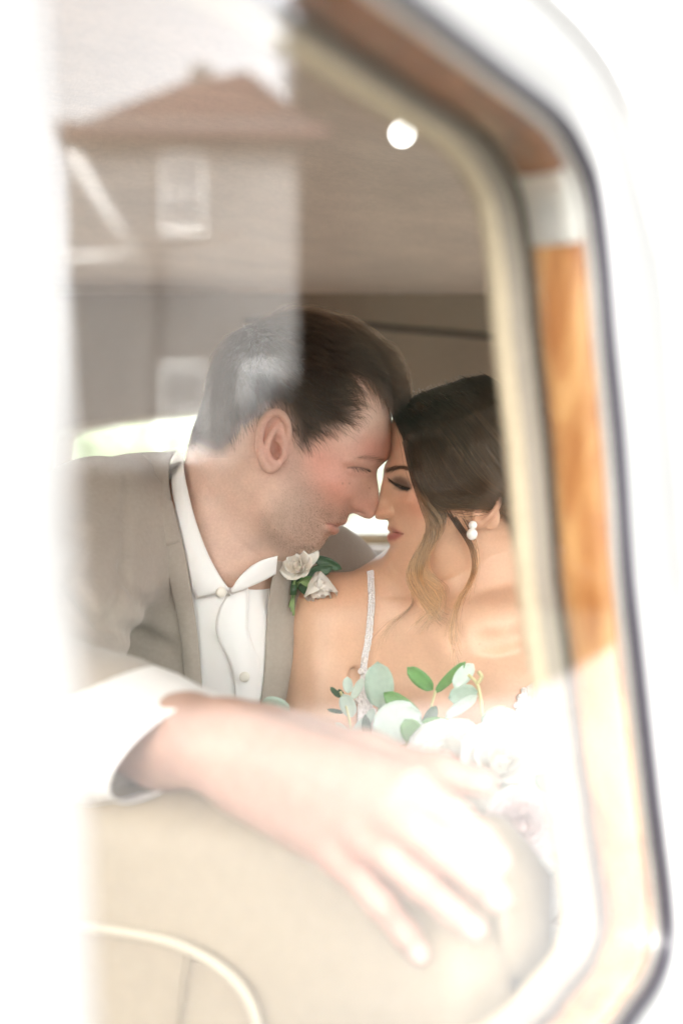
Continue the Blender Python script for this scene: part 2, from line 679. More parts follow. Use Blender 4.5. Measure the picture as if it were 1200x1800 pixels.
    def at(s, px, py, off=0., side=-1):
        """point on (or off) the near cheek seen at a photo pixel"""
        t = np.zeros(np.shape(px))
        px, py = np.asarray(px, float), np.asarray(py, float)
        for _ in range(6):
            x = (px - 600) * PX * (s.y0 - t)
            z = H + (900 - py) * PX * (s.y0 - t)
            t = s.T(x, z) + off
        y = s.y0 + side * t
        if s.yaw:
            x, y = s.to_world(x, y)
        return np.stack([x, y + 0 * x, z], -1)
    def pix(s, V):
        """photo pixel at which a skin vertex shows when seen square-on (both sides alike)"""
        x, y = V[:, 0], V[:, 1]
        if s.yaw:
            x, y = s.to_local(x, y)
        d = s.y0 - np.abs(y - s.y0)
        return np.stack([600 + x / (PX * d), 900 - (V[:, 2] - H) / (PX * d)], 1)

def project(px, py, fn, y0=1.0, y1=1.75, n=260):
    """first meeting of the photo ray with a clay surface"""
    px, py = np.asarray(px, float).ravel(), np.asarray(py, float).ravel()
    ys = np.linspace(y0, y1, n)
    X = (px[:, None] - 600) * PX * ys
    Z = H + (900 - py[:, None]) * PX * ys
    Yv = np.broadcast_to(ys, X.shape)
    f = fn(X, Yv, Z)
    hit = f < 0
    i = np.where(hit.any(1), hit.argmax(1), n - 1)
    i0 = np.maximum(i - 1, 0)
    r = np.arange(len(px))
    fa, fb = f[r, i0], f[r, i]
    t = np.clip(fa / np.where(np.abs(fa - fb) < 1e-9, 1, fa - fb), 0, 1)
    return ys[i0] + (ys[i] - ys[i0]) * t

# ---------------------------------------------------------------- the car (axis A runs rearward, B across, both level)
B0 = .256                                   # plane of the near side
def CW(A, B, z):
    """car coordinates (z measured from lens height) -> world"""
    return AX * A + BX * B + np.array([0, 0, H + z])
def on_plane(px, py, b):
    k = (px - 600) * PX
    t = b / (.5 - .8660254 * k)
    return t * (.5 * k + .8660254), (900 - py) * PX * t
def on_wall(px, py, A):
    """photo pixel -> point on a crosswise wall at A"""
    t = A / (.5 * (px - 600) * PX + .8660254)
    return P(px, py, t)
AX = np.array([.5, .8660254, 0])
BX = np.array([-.8660254, .5, 0])

paint_m = mat('ivory car paint', (.33, .327, .317), rough=.28, coat=.9, noise=(3, .015))
rubber_m = mat('black window rubber', (.020, .018, .024), rough=.45, bump=(300, .2, .0005))
felt_m = mat('grey window channel felt', (.30, .26, .22), rough=.9, noise=(200, .12))
alu_m = mat('brushed aluminium bead', (.62, .60, .57), rough=.32, metal=.6, noise=(120, .06))
welt_m = mat('cream welt cord', (.44, .36, .255), rough=.75, noise=(160, .10), bump=(500, .35, .0008))
liner_m = mat('wool headlining', (.64, .515, .40), rough=.95, sheen=.25, noise=((6, .15), (22, .07), (160, .08)), bump=((420, .5, .0012), (18, .25, .004)))
panel_m = mat('taupe rear panel cloth', (.34, .27, .205), rough=.95, sheen=.2, noise=((5, .08), (200, .07)), bump=(500, .4, .001))
leather_m = mat('cream leather', (.29, .235, .165), rough=.48, noise=((6, .05), (90, .05)), bump=((260, .3, .0012), (14, .2, .004)))
rleather_m = mat('grey leather', (.44, .39, .345), rough=.5, noise=(8, .06), bump=((260, .3, .0012),))
piping_m = mat('ivory piping', (.50, .44, .34), rough=.5, bump=(300, .2, .0006))
chrome_m = mat('chrome', (.85, .85, .86), rough=.10, metal=1.)
lens_m = mat('frosted lamp glass', (.9, .9, .88), rough=.25)
_b = lens_m.node_tree.nodes['Principled BSDF']
_b.inputs['Emission Color'].default_value = (1, .97, .92, 1)
_b.inputs['Emission Strength'].default_value = .35
carpet_m = mat('brown carpet', (.10, .075, .055), rough=1., noise=(90, .2), bump=(400, .6, .003))
pane_m = glass_mat('window glass', .068)
rear_pane_m = glass_mat('rear window glass', .05)

def wood_mat(name, c1, c2):
    m = bpy.data.materials.new(name)
    m.use_nodes = True
    nt = m.node_tree
    b = nt.nodes['Principled BSDF']
    b.inputs['Roughness'].default_value = .30
    b.inputs['Coat Weight'].default_value = .6
    b.inputs['Coat Roughness'].default_value = .06
    tc = nt.nodes.new('ShaderNodeTexCoord')
    mp = nt.nodes.new('ShaderNodeMapping')
    mp.inputs['Scale'].default_value = (1, 1, .28)
    n1 = nt.nodes.new('ShaderNodeTexNoise')
    n1.inputs['Scale'].default_value = 30
    n1.inputs['Detail'].default_value = 7
    n1.inputs['Distortion'].default_value = 2.2
    rp = nt.nodes.new('ShaderNodeValToRGB')
    rp.color_ramp.elements[0].position = .36
    rp.color_ramp.elements[0].color = (*c1, 1)
    rp.color_ramp.elements[1].position = .64
    rp.color_ramp.elements[1].color = (*c2, 1)
    nt.links.new(tc.outputs['Object'], mp.inputs[0])
    nt.links.new(mp.outputs[0], n1.inputs['Vector'])
    nt.links.new(n1.outputs['Fac'], rp.inputs[0])
    nt.links.new(rp.outputs[0], b.inputs['Base Color'])
    return m
burl_m = wood_mat('burl veneer', (.28, .10, .028), (.50, .27, .11))
rail_m = wood_mat('dark stained rail', (.12, .040, .018), (.22, .085, .036))

car = empty('vintage_car', CW(.9, .9, -H))
tag(car, 'ivory vintage car with wood-trimmed window the couple is seen through', 'car')
def cpart(o, root=None):
    return part(o, root or car)

# window opening: closed loop on the near side, (A, z)
WIN_PX = [(1100, 1000), (1087, 800), (1068, 600), (1056, 450), (1040, 335), (1020, 278), (976, 208), (870, 125), (710, 0), (560, -110), (360, -190), (170, -210), (105, -150),
          (92, 0), (100, 220), (112, 420), (128, 650), (142, 900), (150, 1040), (160, 1300), (172, 1600), (190, 1900), (240, 2040), (420, 2080), (700, 2030), (930, 1940),
          (1060, 1846), (1113, 1778), (1150, 1722), (1168, 1660), (1166, 1578), (1144, 1400), (1115, 1140)]
LOOP = np.array([on_plane(px, py, B0) for px, py in WIN_PX])
LOOP = catmull(LOOP, 330, True)
LOOP = resample(np.concatenate([LOOP, LOOP[:1]]), 301)[:-1]
_t = np.roll(LOOP, -1, 0) - np.roll(LOOP, 1, 0)
_t /= np.linalg.norm(_t, axis=1)[:, None]
NRM = np.stack([-_t[:, 1], _t[:, 0]], 1)
cenL = LOOP.mean(0)
if ((cenL - LOOP) * NRM).sum() < 0:
    NRM = -NRM                                # points into the opening
def ring(s, b, ids=None):
    q = LOOP + NRM * s
    R = np.array([CW(a, b, z) for a, z in q])
    return R if ids is None else R[ids]
def loft(prof, name, m, ids=None, closed=True, parent=None):
    G = np.stack([ring(s, b, ids) for s, b in prof])
    o = MB().grid(G, close_v=closed).build(name, m)
    return cpart(o, parent)

# outer skin: ring between the opening and the body outline
TOPC = [on_plane(px, py, B0) for px, py in [(1208, 440), (1200, 395), (1172, 310), (1145, 238), (1110, 140), (1066, 62), (1018, 0), (930, -95), (800, -200), (560, -330), (250, -420), (90, -440)]]
OUTL = np.array([(1.02, -.75), (.985, -.35), (.935, -.05), (.895, .10)] + TOPC + [(.20, .36), (.10, .33), (.085, .1), (.085, -.4), (.085, -.9), (.5, -.92), (.95, -.9)])
OUTL = resample(np.concatenate([OUTL, OUTL[:1]]), 400)[:-1]
# match by angle about the middle of the opening
def by_angle(Q, c, n=300):
    a = np.unwrap(np.arctan2(Q[:, 1] - c[1], Q[:, 0] - c[0]))
    return a
aL = np.arctan2(LOOP[:, 1] - cenL[1], LOOP[:, 0] - cenL[0])
aO = np.arctan2(OUTL[:, 1] - cenL[1], OUTL[:, 0] - cenL[0])
oo = np.argsort(aO)
def out_at(a):
    A3 = np.concatenate([aO[oo] - 2 * math.pi, aO[oo], aO[oo] + 2 * math.pi])
    X3 = np.tile(OUTL[oo, 0], 3)
    Z3 = np.tile(OUTL[oo, 1], 3)
    return np.stack([np.interp(a, A3, X3), np.interp(a, A3, Z3)], -1)
OO = out_at(aL)
rows = []
for f, db in ((0, .014), (.0, .004), (.03, -.001), (.10, -.004), (.25, -.006), (.45, -.006), (.7, -.003), (.86, .004), (.95, .016), (1.0, .040), (1.0, .07)):
    q = LOOP * (1 - f) + OO * f
    rows.append([CW(a, B0 + db, z) for a, z in q])
skin_o = MB().grid(np.array(rows), close_v=True).build('body_side', paint_m)
cpart(skin_o)
# raised drip rail following the roofline
q = LOOP * .28 + OO * .72
dr = MB().tube(np.array([CW(a, B0 - .004, z) for a, z in q])[[i for i in range(300) if OO[i, 1] > .02 and OO[i, 0] > .25]], .0045, 8)
cpart(dr.build('drip_rail', paint_m))
# gasket, bead, veneer, channel, welt: the layers of the reveal
ang = np.array([on_plane(1034, 345, B0)])
i0 = int(np.argmin(((LOOP - ang) ** 2).sum(1)))
down = LOOP[(i0 + 5) % 300, 1] < LOOP[i0, 1]
nxt = lambda k: (i0 + (k if down else -k)) % 300
lowk = next(k for k in range(300) if LOOP[nxt(k), 0] < .42 and k > 20)      # where the sill has run forward
upk = next(k for k in range(300) if LOOP[nxt(-k), 0] < .36 and k > 20)
gk = [nxt(k) for k in range(-upk, lowk + 1)]
cpart(MB().tube(ring(.0, B0 - .001)[gk], .0042, 10).build('window_gasket', rubber_m))
loft([(.002, B0 + .003), (.0040, B0 + .004), (.0040, B0 + .0068), (.0030, B0 + .0075)], 'glass_bead', alu_m, gk, False)
wp = [(.0030, B0 + .0075), (.0055, B0 + .010), (.0066, B0 + .018), (.0066, B0 + .028), (.0050, B0 + .0345), (.002, B0 + .037)]
loft(wp, 'window_trim', burl_m, [nxt(k) for k in range(3, lowk + 30)], False)
loft(wp, 'window_trim', rail_m, [nxt(-k) for k in range(3, upk + 30)], False)
loft([(s + .0012, b) for s, b in wp], 'trim_joint', alu_m, [nxt(k) for k in range(-4, 5)], False)
loft([(.002, B0 + .0375), (.001, B0 + .042), (.004, B0 + .045), (.001, B0 + .049), (.004, B0 + .053)], 'window_channel', felt_m)
cpart(MB().tube(np.concatenate([ring(.0035, B0 + .0395), ring(.0035, B0 + .0395)[:1]]), .0024, 8, False).build('shade_line', mat('dark brown shade line', (.045, .030, .022), rough=.8, noise=(200, .15))))  # dark strip put in for the shade between veneer and channel
cpart(MB().tube(np.concatenate([ring(.004, B0 + .0585), ring(.004, B0 + .0585)[:1]]), .0060, 10, False).build('welt_cord', welt_m))
# glass
gl = ring(-.002, B0 + .0025)
gm = MB().add(gl, [tuple(range(300))]).build('side_window', pane_m, smooth=False)
cpart(gm)

# roof and headlining
BW = 1.44
def roof_z(A, u, inner=True):
    """u = 0 near side .. 2 far side"""
    ze = np.interp(A, [-.62, .2, .5, .68, .8, .95, 1.1, 1.3, 1.9], [.24, .30, .30, .262, .215, .12, .13, .24, .16])  # near edge raised toward the rear to let light onto the faces
    zc = np.interp(A, [-.62, .2, .7, 1.2, 1.6, 1.9], [.36, .40, .405, .40, .375, .345])
    return ze + (zc - ze) * (1 - abs(1 - u) ** 2.1) ** (1 / 2.1)
def seam_z(B):
    """height of the seam between headlining and rear panel"""
    p = CW(1.84, B, 0)
    return .156 * p[1] + (.006 * math.sin(B * 5))
def sm(x):
    x = min(max(x, 0.), 1.)
    return x * x * (3 - 2 * x)
rows, orow = [], []
for A in np.linspace(-.62, 1.86, 50):
    r_, o_ = [], []
    for u in np.linspace(0, 2, 41):
        B = B0 + .07 + u * (BW - .14) / 2
        z = roof_z(A, u)
        w = sm((1.84 - A) / 1.0)
        zz = (z - .022) * w + (1 - w) * seam_z(B)
        r_.append(CW(A, B, zz))
        o_.append(CW(A, B0 + .04 + u * (BW - .08) / 2, max(z, zz + .02) + .012))
    rows.append(r_)
    orow.append(o_)
head_o = cpart(MB().grid(np.array(rows)).build('headlining', liner_m))
cpart(MB().grid(np.array(orow)).build('roof_skin', paint_m))

# rear panel with the arched window
AR = 1.84
RW_PX = [(100, 765), (140, 752), (200, 742), (345, 725), (500, 714), (650, 712), (800, 722), (880, 738), (925, 765), (940, 820), (935, 900), (915, 935), (880, 944), (690, 943), (400, 939), (140, 936), (100, 915), (91, 850), (92, 790)]
RL = np.array([on_wall(px, py, AR) for px, py in RW_PX])
def wall_bz(p):
    return np.array([p @ BX, p[2] - H])
RB = np.array([wall_bz(p) for p in RL])
RB = resample(np.concatenate([catmull(RB, 200, True), catmull(RB, 200, True)[:1]]), 161)[:-1]
cR = RB.mean(0)
rect = np.array([(.20, -.62), (.20, .36), (.9, .50), (1.72, .50), (1.72, -.62)])
rect = resample(np.concatenate([rect, rect[:1]]), 400)[:-1]
aR = np.arctan2(rect[:, 1] - cR[1], rect[:, 0] - cR[0])
ro = np.argsort(aR)
aw = np.arctan2(RB[:, 1] - cR[1], RB[:, 0] - cR[0])
ex = np.stack([np.interp(aw, np.concatenate([aR[ro] - 2 * math.pi, aR[ro], aR[ro] + 2 * math.pi]), np.tile(rect[ro, k], 3)) for k in (0, 1)], 1)
rows = []
for f, da in ((0, .05), (0, .004), (.015, -.004), (.05, -.006), (.3, -.004), (.65, .0), (1, .0)):
    q = RB * (1 - f) + ex * f
    rows.append([CW(AR + da, b, z) for b, z in q])
rp_o = cpart(MB().grid(np.array(rows), close_v=True).build('rear_panel', panel_m))
cpart(MB().tube(np.array([CW(AR - .004, b, z) for b, z in np.concatenate([RB, RB[:1]])]), .004, 8, False).build('rear_window_frame', welt_m))
cpart(MB().add([CW(AR + .03, b, z) for b, z in RB], [tuple(range(len(RB)))]).build('rear_window', rear_pane_m, smooth=False))
mold = [on_wall(px, py, AR - .004) for px, py in [(430, 564), (480, 563.5), (540, 565), (620, 570), (700, 578), (800, 586), (900, 596), (1050, 612)]]
cpart(MB().tube(catmull(mold, 40), .0055, 8).build('panel_moulding', mat('dark trim braid', (.12, .09, .07), rough=.9, noise=(300, .2))))
cpart(MB().tube([on_wall(px, 513, AR - .012) for px in np.linspace(60, 1000, 30)], .0028, 6).build('headlining_bead', liner_m))

# ledge under the rear window, its chrome rail, rear seat
def ledge(y0, y1, A0, A1, name, m):
    G = []
    for A, py in ((A1, y0), (A0, y0), (A0 - .004, (y0 + y1) / 2), (A0, y1), (A1, y1)):
        G.append([on_wall(px, py, A) for px in np.linspace(40, 1150, 20)])
    return cpart(MB().grid(np.array(G)).build(name, m))
ledge(945, 961, AR - .03, AR, 'window_ledge', mat('tan ledge cloth', (.40, .30, .19), rough=.9, noise=(60, .08)))
cpart(MB().tube([on_wall(px, 966, AR - .06) for px in np.linspace(40, 1150, 20)], .0058, 8).build('ledge_rail', mat('pale enamel rail', (.72, .66, .64), rough=.25, coat=.5)))
def seat_shape(name, sections, m, parent=None):
    o = MB().grid(np.array(sections)).build(name, m)
    return cpart(o, parent)
rseat = []
for B in np.linspace(B0 + .08, B0 + BW - .08, 24):
    e = min(1, (B - B0 - .07) / .05, (B0 + BW - .07 - B) / .05)
    c = []
    for s in np.linspace(0, 1, 15):
        a = math.pi * s
        c.append(CW(1.735 - .045 * math.sin(a) * e - .0, B, -.070 + .0 - .035 * (1 - math.sin(a)) if s > .5 else -.070 - .035 * (1 - math.sin(a))))
    top = [CW(1.735 + .05 * math.cos(a), B, -.105 + .045 * math.sin(a) * max(e, .3)) for a in np.linspace(0, math.pi, 10)]
    front = [CW(1.685 - .05 * t, B, -.105 - .5 * t) for t in np.linspace(.05, 1, 8)]
    rseat.append(top + front)
seat_shape('rear_seat_back', rseat, rleather_m)
cush = []
for B in np.linspace(B0 + .08, B0 + BW - .08, 24):
    cush.append([CW(1.64, B, -.50)] + [CW(1.16 + .05 * math.cos(a), B, -.55 + .05 * math.sin(a)) for a in np.linspace(math.pi / 2, math.pi, 6)] + [CW(1.11, B, -.74)])
seat_shape('rear_seat_cushion', cush, rleather_m)

# front seat: padded back seen from its front, top rounded, piped insert
fs = []
zt = (900 - 1408) * PX * .93
for i, px in enumerate(np.linspace(-260, 872, 40)):
    k = (px - 600) * PX
    B = .5 * 0 - .8660254 * k * (.772 / (.5 * k + .8660254)) + .5 * (.772 / (.5 * k + .8660254))
    e = min(1., max(.02, (872 - px) / 60.)) ** .5
    c = [CW(.772 + .045 - .05 * e * math.cos(a) * 1.0 if False else .817 - .045 * math.cos(a), B, zt - .045 + .045 * math.sin(a) * e) for a in np.linspace(math.pi, 0, 9)]
    fr_ = [CW(.772 - .02 * math.sin(math.pi * t) * e + (1 - e) * .03, B, zt - .045 - .42 * t) for t in np.linspace(1, .03, 14)]
    fs.append(fr_ + c[::-1] + [CW(.862, B, zt - .45)])
_c = np.mean(fs[-1], axis=0)
fs.append([_c * .3 + np.array(q) * .7 - BX * .004 for q in fs[-1]])
fs.append([_c for q in fs[-1]])
seat_shape('front_seat_back', fs, leather_m)
pp = [P(px, py, slab_y0) for px, py, slab_y0 in []]
def slab_front(px, py, off):
    return P(px, py, (.772 - off) / (.5 * (px - 600) * PX + .8660254))
pipe = catmull([slab_front(*p) for p in [(60, 1640, .018), (130, 1630, .018), (200, 1636, .019), (300, 1655, .020), (375, 1692, .020), (425, 1738, .020), (450, 1790, .020), (462, 1860, .018), (465, 1960, .01)]], 60)
cpart(MB().tube(pipe, .0034, 8).build('seat_piping', piping_m))
pleat = catmull([slab_front(*p) for p in [(330, 1662, .0195), (318, 1740, .020), (310, 1830, .019), (306, 1940, .012)]], 24)
cpart(MB().tube(pleat, .0016, 6).build('seat_piping', leather_m))
fc = []
for B in np.linspace(.26, 1.60, 14):
    fc.append([CW(.78, B, -.50), CW(.55, B, -.48), CW(.34, B, -.50), CW(.30, B, -.56), CW(.30, B, -.76)])
seat_shape('front_seat_cushion', fc, leather_m)

# floor, far side with its two windows, front bulkhead raised against the light
cpart(MB().box(CW(.75, B0 + BW / 2, -.80), (2.3, BW, .04), np.array([AX, BX, [0, 0, 1]])).build('floor_pan', carpet_m, smooth=False))
far = MB()
axc = np.array([AX, BX, [0, 0, 1]])
FB = B0 + BW
for (a0, a1, z0, z1) in ((-.6, 1.84, -.80, -.10), (-.6, 1.84, .22, .40), (-.6, -.5, -.10, .22), (.42, .52, -.10, .22), (1.30, 1.84, -.10, .22)):
    far.box(CW((a0 + a1) / 2, FB, (z0 + z1) / 2), (a1 - a0, .05, z1 - z0 - .002), axc)
cpart(far.build('far_side', panel_m, smooth=False))
cpart(MB().box(CW(-.68, B0 + BW / 2, -.36), (.1, BW, .88), axc).build('light_blocking_dash', rail_m, smooth=False))  # raised to narrow the windscreen and cut light on the hand
cpart(MB().box(CW(-.285, B0 + .02, -.49), (.70, .04, .68), axc).build('light_blocking_door', paint_m, smooth=False))  # unseen panel put in to shade the front seat and hand
cpart(MB().box(CW(-.62, B0 + BW / 2, .275), (.04, BW, .19), axc).build('light_blocking_header', liner_m, smooth=False))  # added low, leaving only a slit for light to come in
cpart(MB().box(CW(-.63, B0 + BW / 2, .12), (.03, .03, .24), axc).build('windscreen_pillar', paint_m, smooth=False))
cpart(MB().tube([CW(-.60, B0 + .03, -.14), CW(-.45, B0 + .05, .12), CW(-.40, B0 + .07, .30)], .022, 8).build('windscreen_pillar', paint_m))

cpart(MB().box(CW(1.43, B0 + .02, -.52), (.84, .04, .74), axc).build('rear_quarter_panel', paint_m, smooth=False))
# rear quarter: pillar behind the gap left open to light the faces, and the four wheels
cpart(MB().box(CW(1.74, B0 + .02, -.01), (.22, .036, .28), axc).build('rear_pillar', paint_m, smooth=False))
tyre_m = mat('tyre rubber', (.022, .022, .022), rough=.85, bump=(90, .4, .003))
for wa in (-1.15, 1.50):
    for wb in (B0 + .10, B0 + BW - .10):
        c_ = CW(wa, wb, .36 - H)
        a_ = np.linspace(0, 2 * math.pi, 37)[:-1]
        G = np.array([[c_ + BX * h + (AX * math.cos(t) + np.array([0, 0, 1]) * math.sin(t)) * r for t in a_] for h, r in ((-.05, .24), (-.075, .28), (-.07, .34), (-.03, .36), (.03, .36), (.07, .34), (.075, .28), (.05, .24))])
        wh = cpart(MB().grid(G, close_v=True).build('wheel', tyre_m))
        G = np.array([[c_ + BX * h + (AX * math.cos(t) + np.array([0, 0, 1]) * math.sin(t)) * r for t in a_] for h, r in ((-.055, .25), (-.03, .22), (-.02, .12), (-.07, .09), (-.085, .05), (-.085, .001))])
        rim = MB().grid(G, close_v=True).build('rim', chrome_m)
        rim.parent = wh
cpart(MB().box(CW(-1.35, B0 + BW / 2, -.42), (1.25, .80, .62), axc).build('bonnet', paint_m, smooth=False))
# courtesy lamp on the headlining
from mathutils.bvhtree import BVHTree
def ray_hit(o, px, py):
    me = o.data
    bv = BVHTree.FromPolygons([v.co[:] for v in me.vertices], [p.vertices[:] for p in me.polygons])
    d = Vector(P(px, py, 1.) - np.array([0, 0, H])).normalized()
    h = bv.ray_cast(Vector((0, 0, H)), d)
    return np.array(h[0]), np.array(h[1])
lp, ln = ray_hit(head_o, 722, 200)
ln = -ln if ln[2] > 0 else ln
n_ = np.array(ln)
u_ = np.cross(n_, (0, 1, 0))
u_ /= np.linalg.norm(u_)
w_ = np.cross(n_, u_)
axl = np.array([u_, w_, n_])
rr = PX * lp[1]
lamp = cpart(MB().sphere(lp + n_ * .000, (36 * rr, 36 * rr, .012), 20, 10, axl).build('courtesy_lamp', chrome_m))
lens = MB().sphere(lp + n_ * .014 + np.array([0, -.004, -.003]), (24 * rr, 24 * rr, .010), 20, 10, axl).build('lamp_lens', lens_m)
lens.parent = lamp
# ---------------------------------------------------------------- the two heads
Y0 = 1.40
MAN_OUT = [(345, 772), (352, 735), (362, 700), (375, 648), (395, 610), (430, 580), (470, 566), (520, 556), (565, 561), (605, 576),
           (640, 602), (663, 632), (678, 665), (685, 700), (687, 740), (688, 770), (687.5, 786), (685, 800), (680, 809), (673, 815),
           (664.5, 823), (662, 832), (663.5, 845), (666, 860), (666.5, 875), (664, 890), (661, 902), (656, 909.5), (650, 912.7), (643, 912.2),
           (635, 909), (626, 904), (619, 902.5), (613.5, 906), (611.3, 913), (609.6, 919.5), (605, 923), (598, 924), (592.5, 926), (595, 928.5), (597.3, 931),
           (595, 936), (589, 940), (580.5, 940.5), (576, 945), (570.5, 953), (566, 960), (560, 967), (552, 973), (543, 977), (525, 980),
           (500, 982), (470, 978), (430, 950), (395, 900), (365, 845), (348, 805)]
MAN_W = [(450, 660, 76), (400, 680, 68), (378, 725, 54), (368, 770, 44), (470, 600, 52), (420, 610, 42), (540, 590, 50), (540, 640, 68), (600, 620, 46), (600, 660, 60),
         (560, 700, 73), (500, 720, 76), (590, 740, 67), (620, 720, 60), (650, 700, 42), (665, 740, 40), (640, 760, 54), (672, 770, 28),
         (618, 802, 58), (645, 803, 43), (667, 803, 24), (610, 822, 52), (630, 823, 42.5), (646, 827, 30), (652, 836, 18),
         (655, 850, 11.5), (642, 858, 20), (628, 852, 36), (656, 870, 10), (560, 810, 68), (540, 840, 69), (590, 848, 59), (610, 866, 45), (500, 830, 71),
         (655, 890, 9.5), (645, 895, 13), (632, 892, 17), (621, 893, 18), (613, 889, 21), (600, 884, 38), (650, 904, 8), (605, 910, 9), (595, 909, 20), (585, 904, 30),
         (574, 917, 27), (588, 919, 18.5), (586, 933, 17), (576, 930, 24.5), (566, 945, 22), (550, 962, 25), (540, 970, 17), (553, 938, 34), (560, 918, 40), (560, 897, 48),
         (520, 958, 40), (500, 938, 54), (470, 900, 64), (480, 860, 68), (530, 896, 60), (540, 925, 47), (478, 955, 42), (440, 900, 50), (420, 850, 52), (390, 800, 48), (440, 800, 68), (500, 780, 74)]
MAN_B = [('line', -2.6, 3.2, [(611, 822.5), (622, 821.5), (634, 822.5), (649, 826)]),
         ('line', 1.8, 4.5, [(616, 829), (630, 831), (643, 834)]),
         ('line', 2.2, 6.0, [(606, 812), (625, 810), (648, 813), (664, 811)]),
         ('line', -1.6, 4.5, [(612, 836), (626, 843), (640, 846)]),
         ('line', -2.2, 3.0, [(612, 880), (610.5, 889), (616, 898), (621, 900)]),
         ('spot', 1.8, (9, 9, 0), (624, 892)),
         ('line', -1.3, 6.0, [(607, 888), (592, 903), (577, 921)]),
         ('line', -1.8, 2.2, [(572, 920.5), (582, 921), (596, 925)]),
         ('line', .7, 3.0, [(578, 917.5), (590, 919), (604, 920)]),
         ('line', .7, 4.0, [(578, 930), (588, 934), (595, 934)]),
         ('line', -1.2, 5.0, [(560, 934), (570, 943), (577, 944)]),
         ('spot', 2.0, (38, 22, .5), (585, 846)),
         ('line', -1.0, 9, [(600, 855), (580, 885), (560, 915)]),
         ('line', 1.5, 14, [(470, 925), (505, 953), (540, 966)])]
man_head = Head(Y0, MAN_OUT, MAN_W, MAN_B, yaw=0.)

BRI_OUT = [(689, 738), (687.5, 760), (687, 785), (684.5, 800), (679.5, 812), (674.5, 822), (674, 833), (671, 846), (667.3, 861), (664.5, 878), (661, 893), (657.8, 905),
           (659, 911), (664, 914), (672, 913.5), (681, 912.8), (684.7, 917), (685.5, 922), (682.5, 927), (683, 930.5), (690, 935), (684.5, 939.5), (682.3, 944), (684, 949),
           (689.5, 954.5), (691, 961), (687.5, 968), (683.8, 976), (682.5, 986), (685, 996), (691, 1002.5), (705, 1010), (722, 1015), (745, 1018), (780, 1012), (830, 985),
           (885, 965), (945, 935), (982, 860), (985, 785), (962, 722), (912, 684), (855, 671), (800, 681), (752, 693), (716, 712), (698, 727)]
BRI_W = [(830, 760, 71), (830, 715, 57), (880, 800, 71), (935, 800, 52), (765, 735, 50), (790, 790, 69), (740, 770, 52), (715, 760, 38), (740, 802, 57), (730, 828, 55), (712, 795, 40), (700, 785, 26), (698, 815, 35), (716, 820, 46),
         (722, 856, 46.5), (708, 850, 40), (696, 845, 31), (686, 846, 19), (680, 852, 12), (690, 868, 19), (702, 874, 32), (722, 882, 47), (752, 880, 58), (742, 902, 53), (785, 880, 65), (820, 900, 67), (714, 900, 33),
         (669, 888, 7.5), (667, 902, 8), (677, 902, 12), (686, 903, 15), (693, 903, 18), (676, 878, 9), (679, 863, 11), (690, 922, 10), (700, 922, 20), (708, 937, 23), (697, 929, 15.5), (695, 944, 14.5), (704, 952, 22), (718, 955, 31), (694, 966, 13), (697, 988, 14), (712, 1000, 18),
         (730, 988, 33), (742, 955, 44), (770, 975, 50), (800, 955, 50), (760, 1005, 29), (850, 930, 46), (900, 900, 52), (940, 880, 42), (880, 940, 30)]
BRI_B = [('line', -1.6, 3.0, [(684, 846), (692, 849), (704, 856), (719, 859)]),
         ('line', 1.6, 5.0, [(688, 842), (700, 846), (714, 852)]),
         ('line', -1.8, 3.5, [(684, 836), (696, 837), (710, 842), (722, 850)]),
         ('line', 1.5, 5.0, [(679, 828), (694, 822), (708, 821), (724, 829)]),
         ('line', -1.2, 4.5, [(690, 869), (702, 876), (716, 876)]),
         ('line', -1.7, 2.8, [(692.5, 894), (694.5, 902), (691, 908)]),
         ('spot', 1.4, (7, 7, 0), (686, 902)),
         ('line', -1.5, 2.0, [(690, 935), (699, 937), (708, 938.5)]),
         ('line', 1.5, 3.2, [(686, 930), (696, 931.5), (705, 936)]),
         ('line', 1.6, 3.4, [(686, 943), (695, 944), (703, 941)]),
         ('line', -1.0, 5, [(690, 957), (700, 958), (712, 951)]),
         ('spot', 2.0, (24, 13, .35), (725, 888)),
         ('line', -.7, 7, [(697, 908), (708, 920), (715, 934)])]
bri_head = Head(Y0, BRI_OUT, BRI_W, BRI_B, yaw=0.)

def hp(head, px, py, L, side=-1):
    """point at half-width L mm, seen at a photo pixel"""
    t = L * .001
    d = head.y0 - t
    x, y = (px - 600) * PX * d, head.y0 + side * t
    if head.yaw:
        x, y = head.to_world(x, y)
    return np.array([x, y, H + (900 - py) * PX * d])

def slab_y(px, extra=0.):
    """distance to the front seat's padded face along a photo column"""
    return (.772 + extra) / (.5 * (px - 600) * PX + .866)

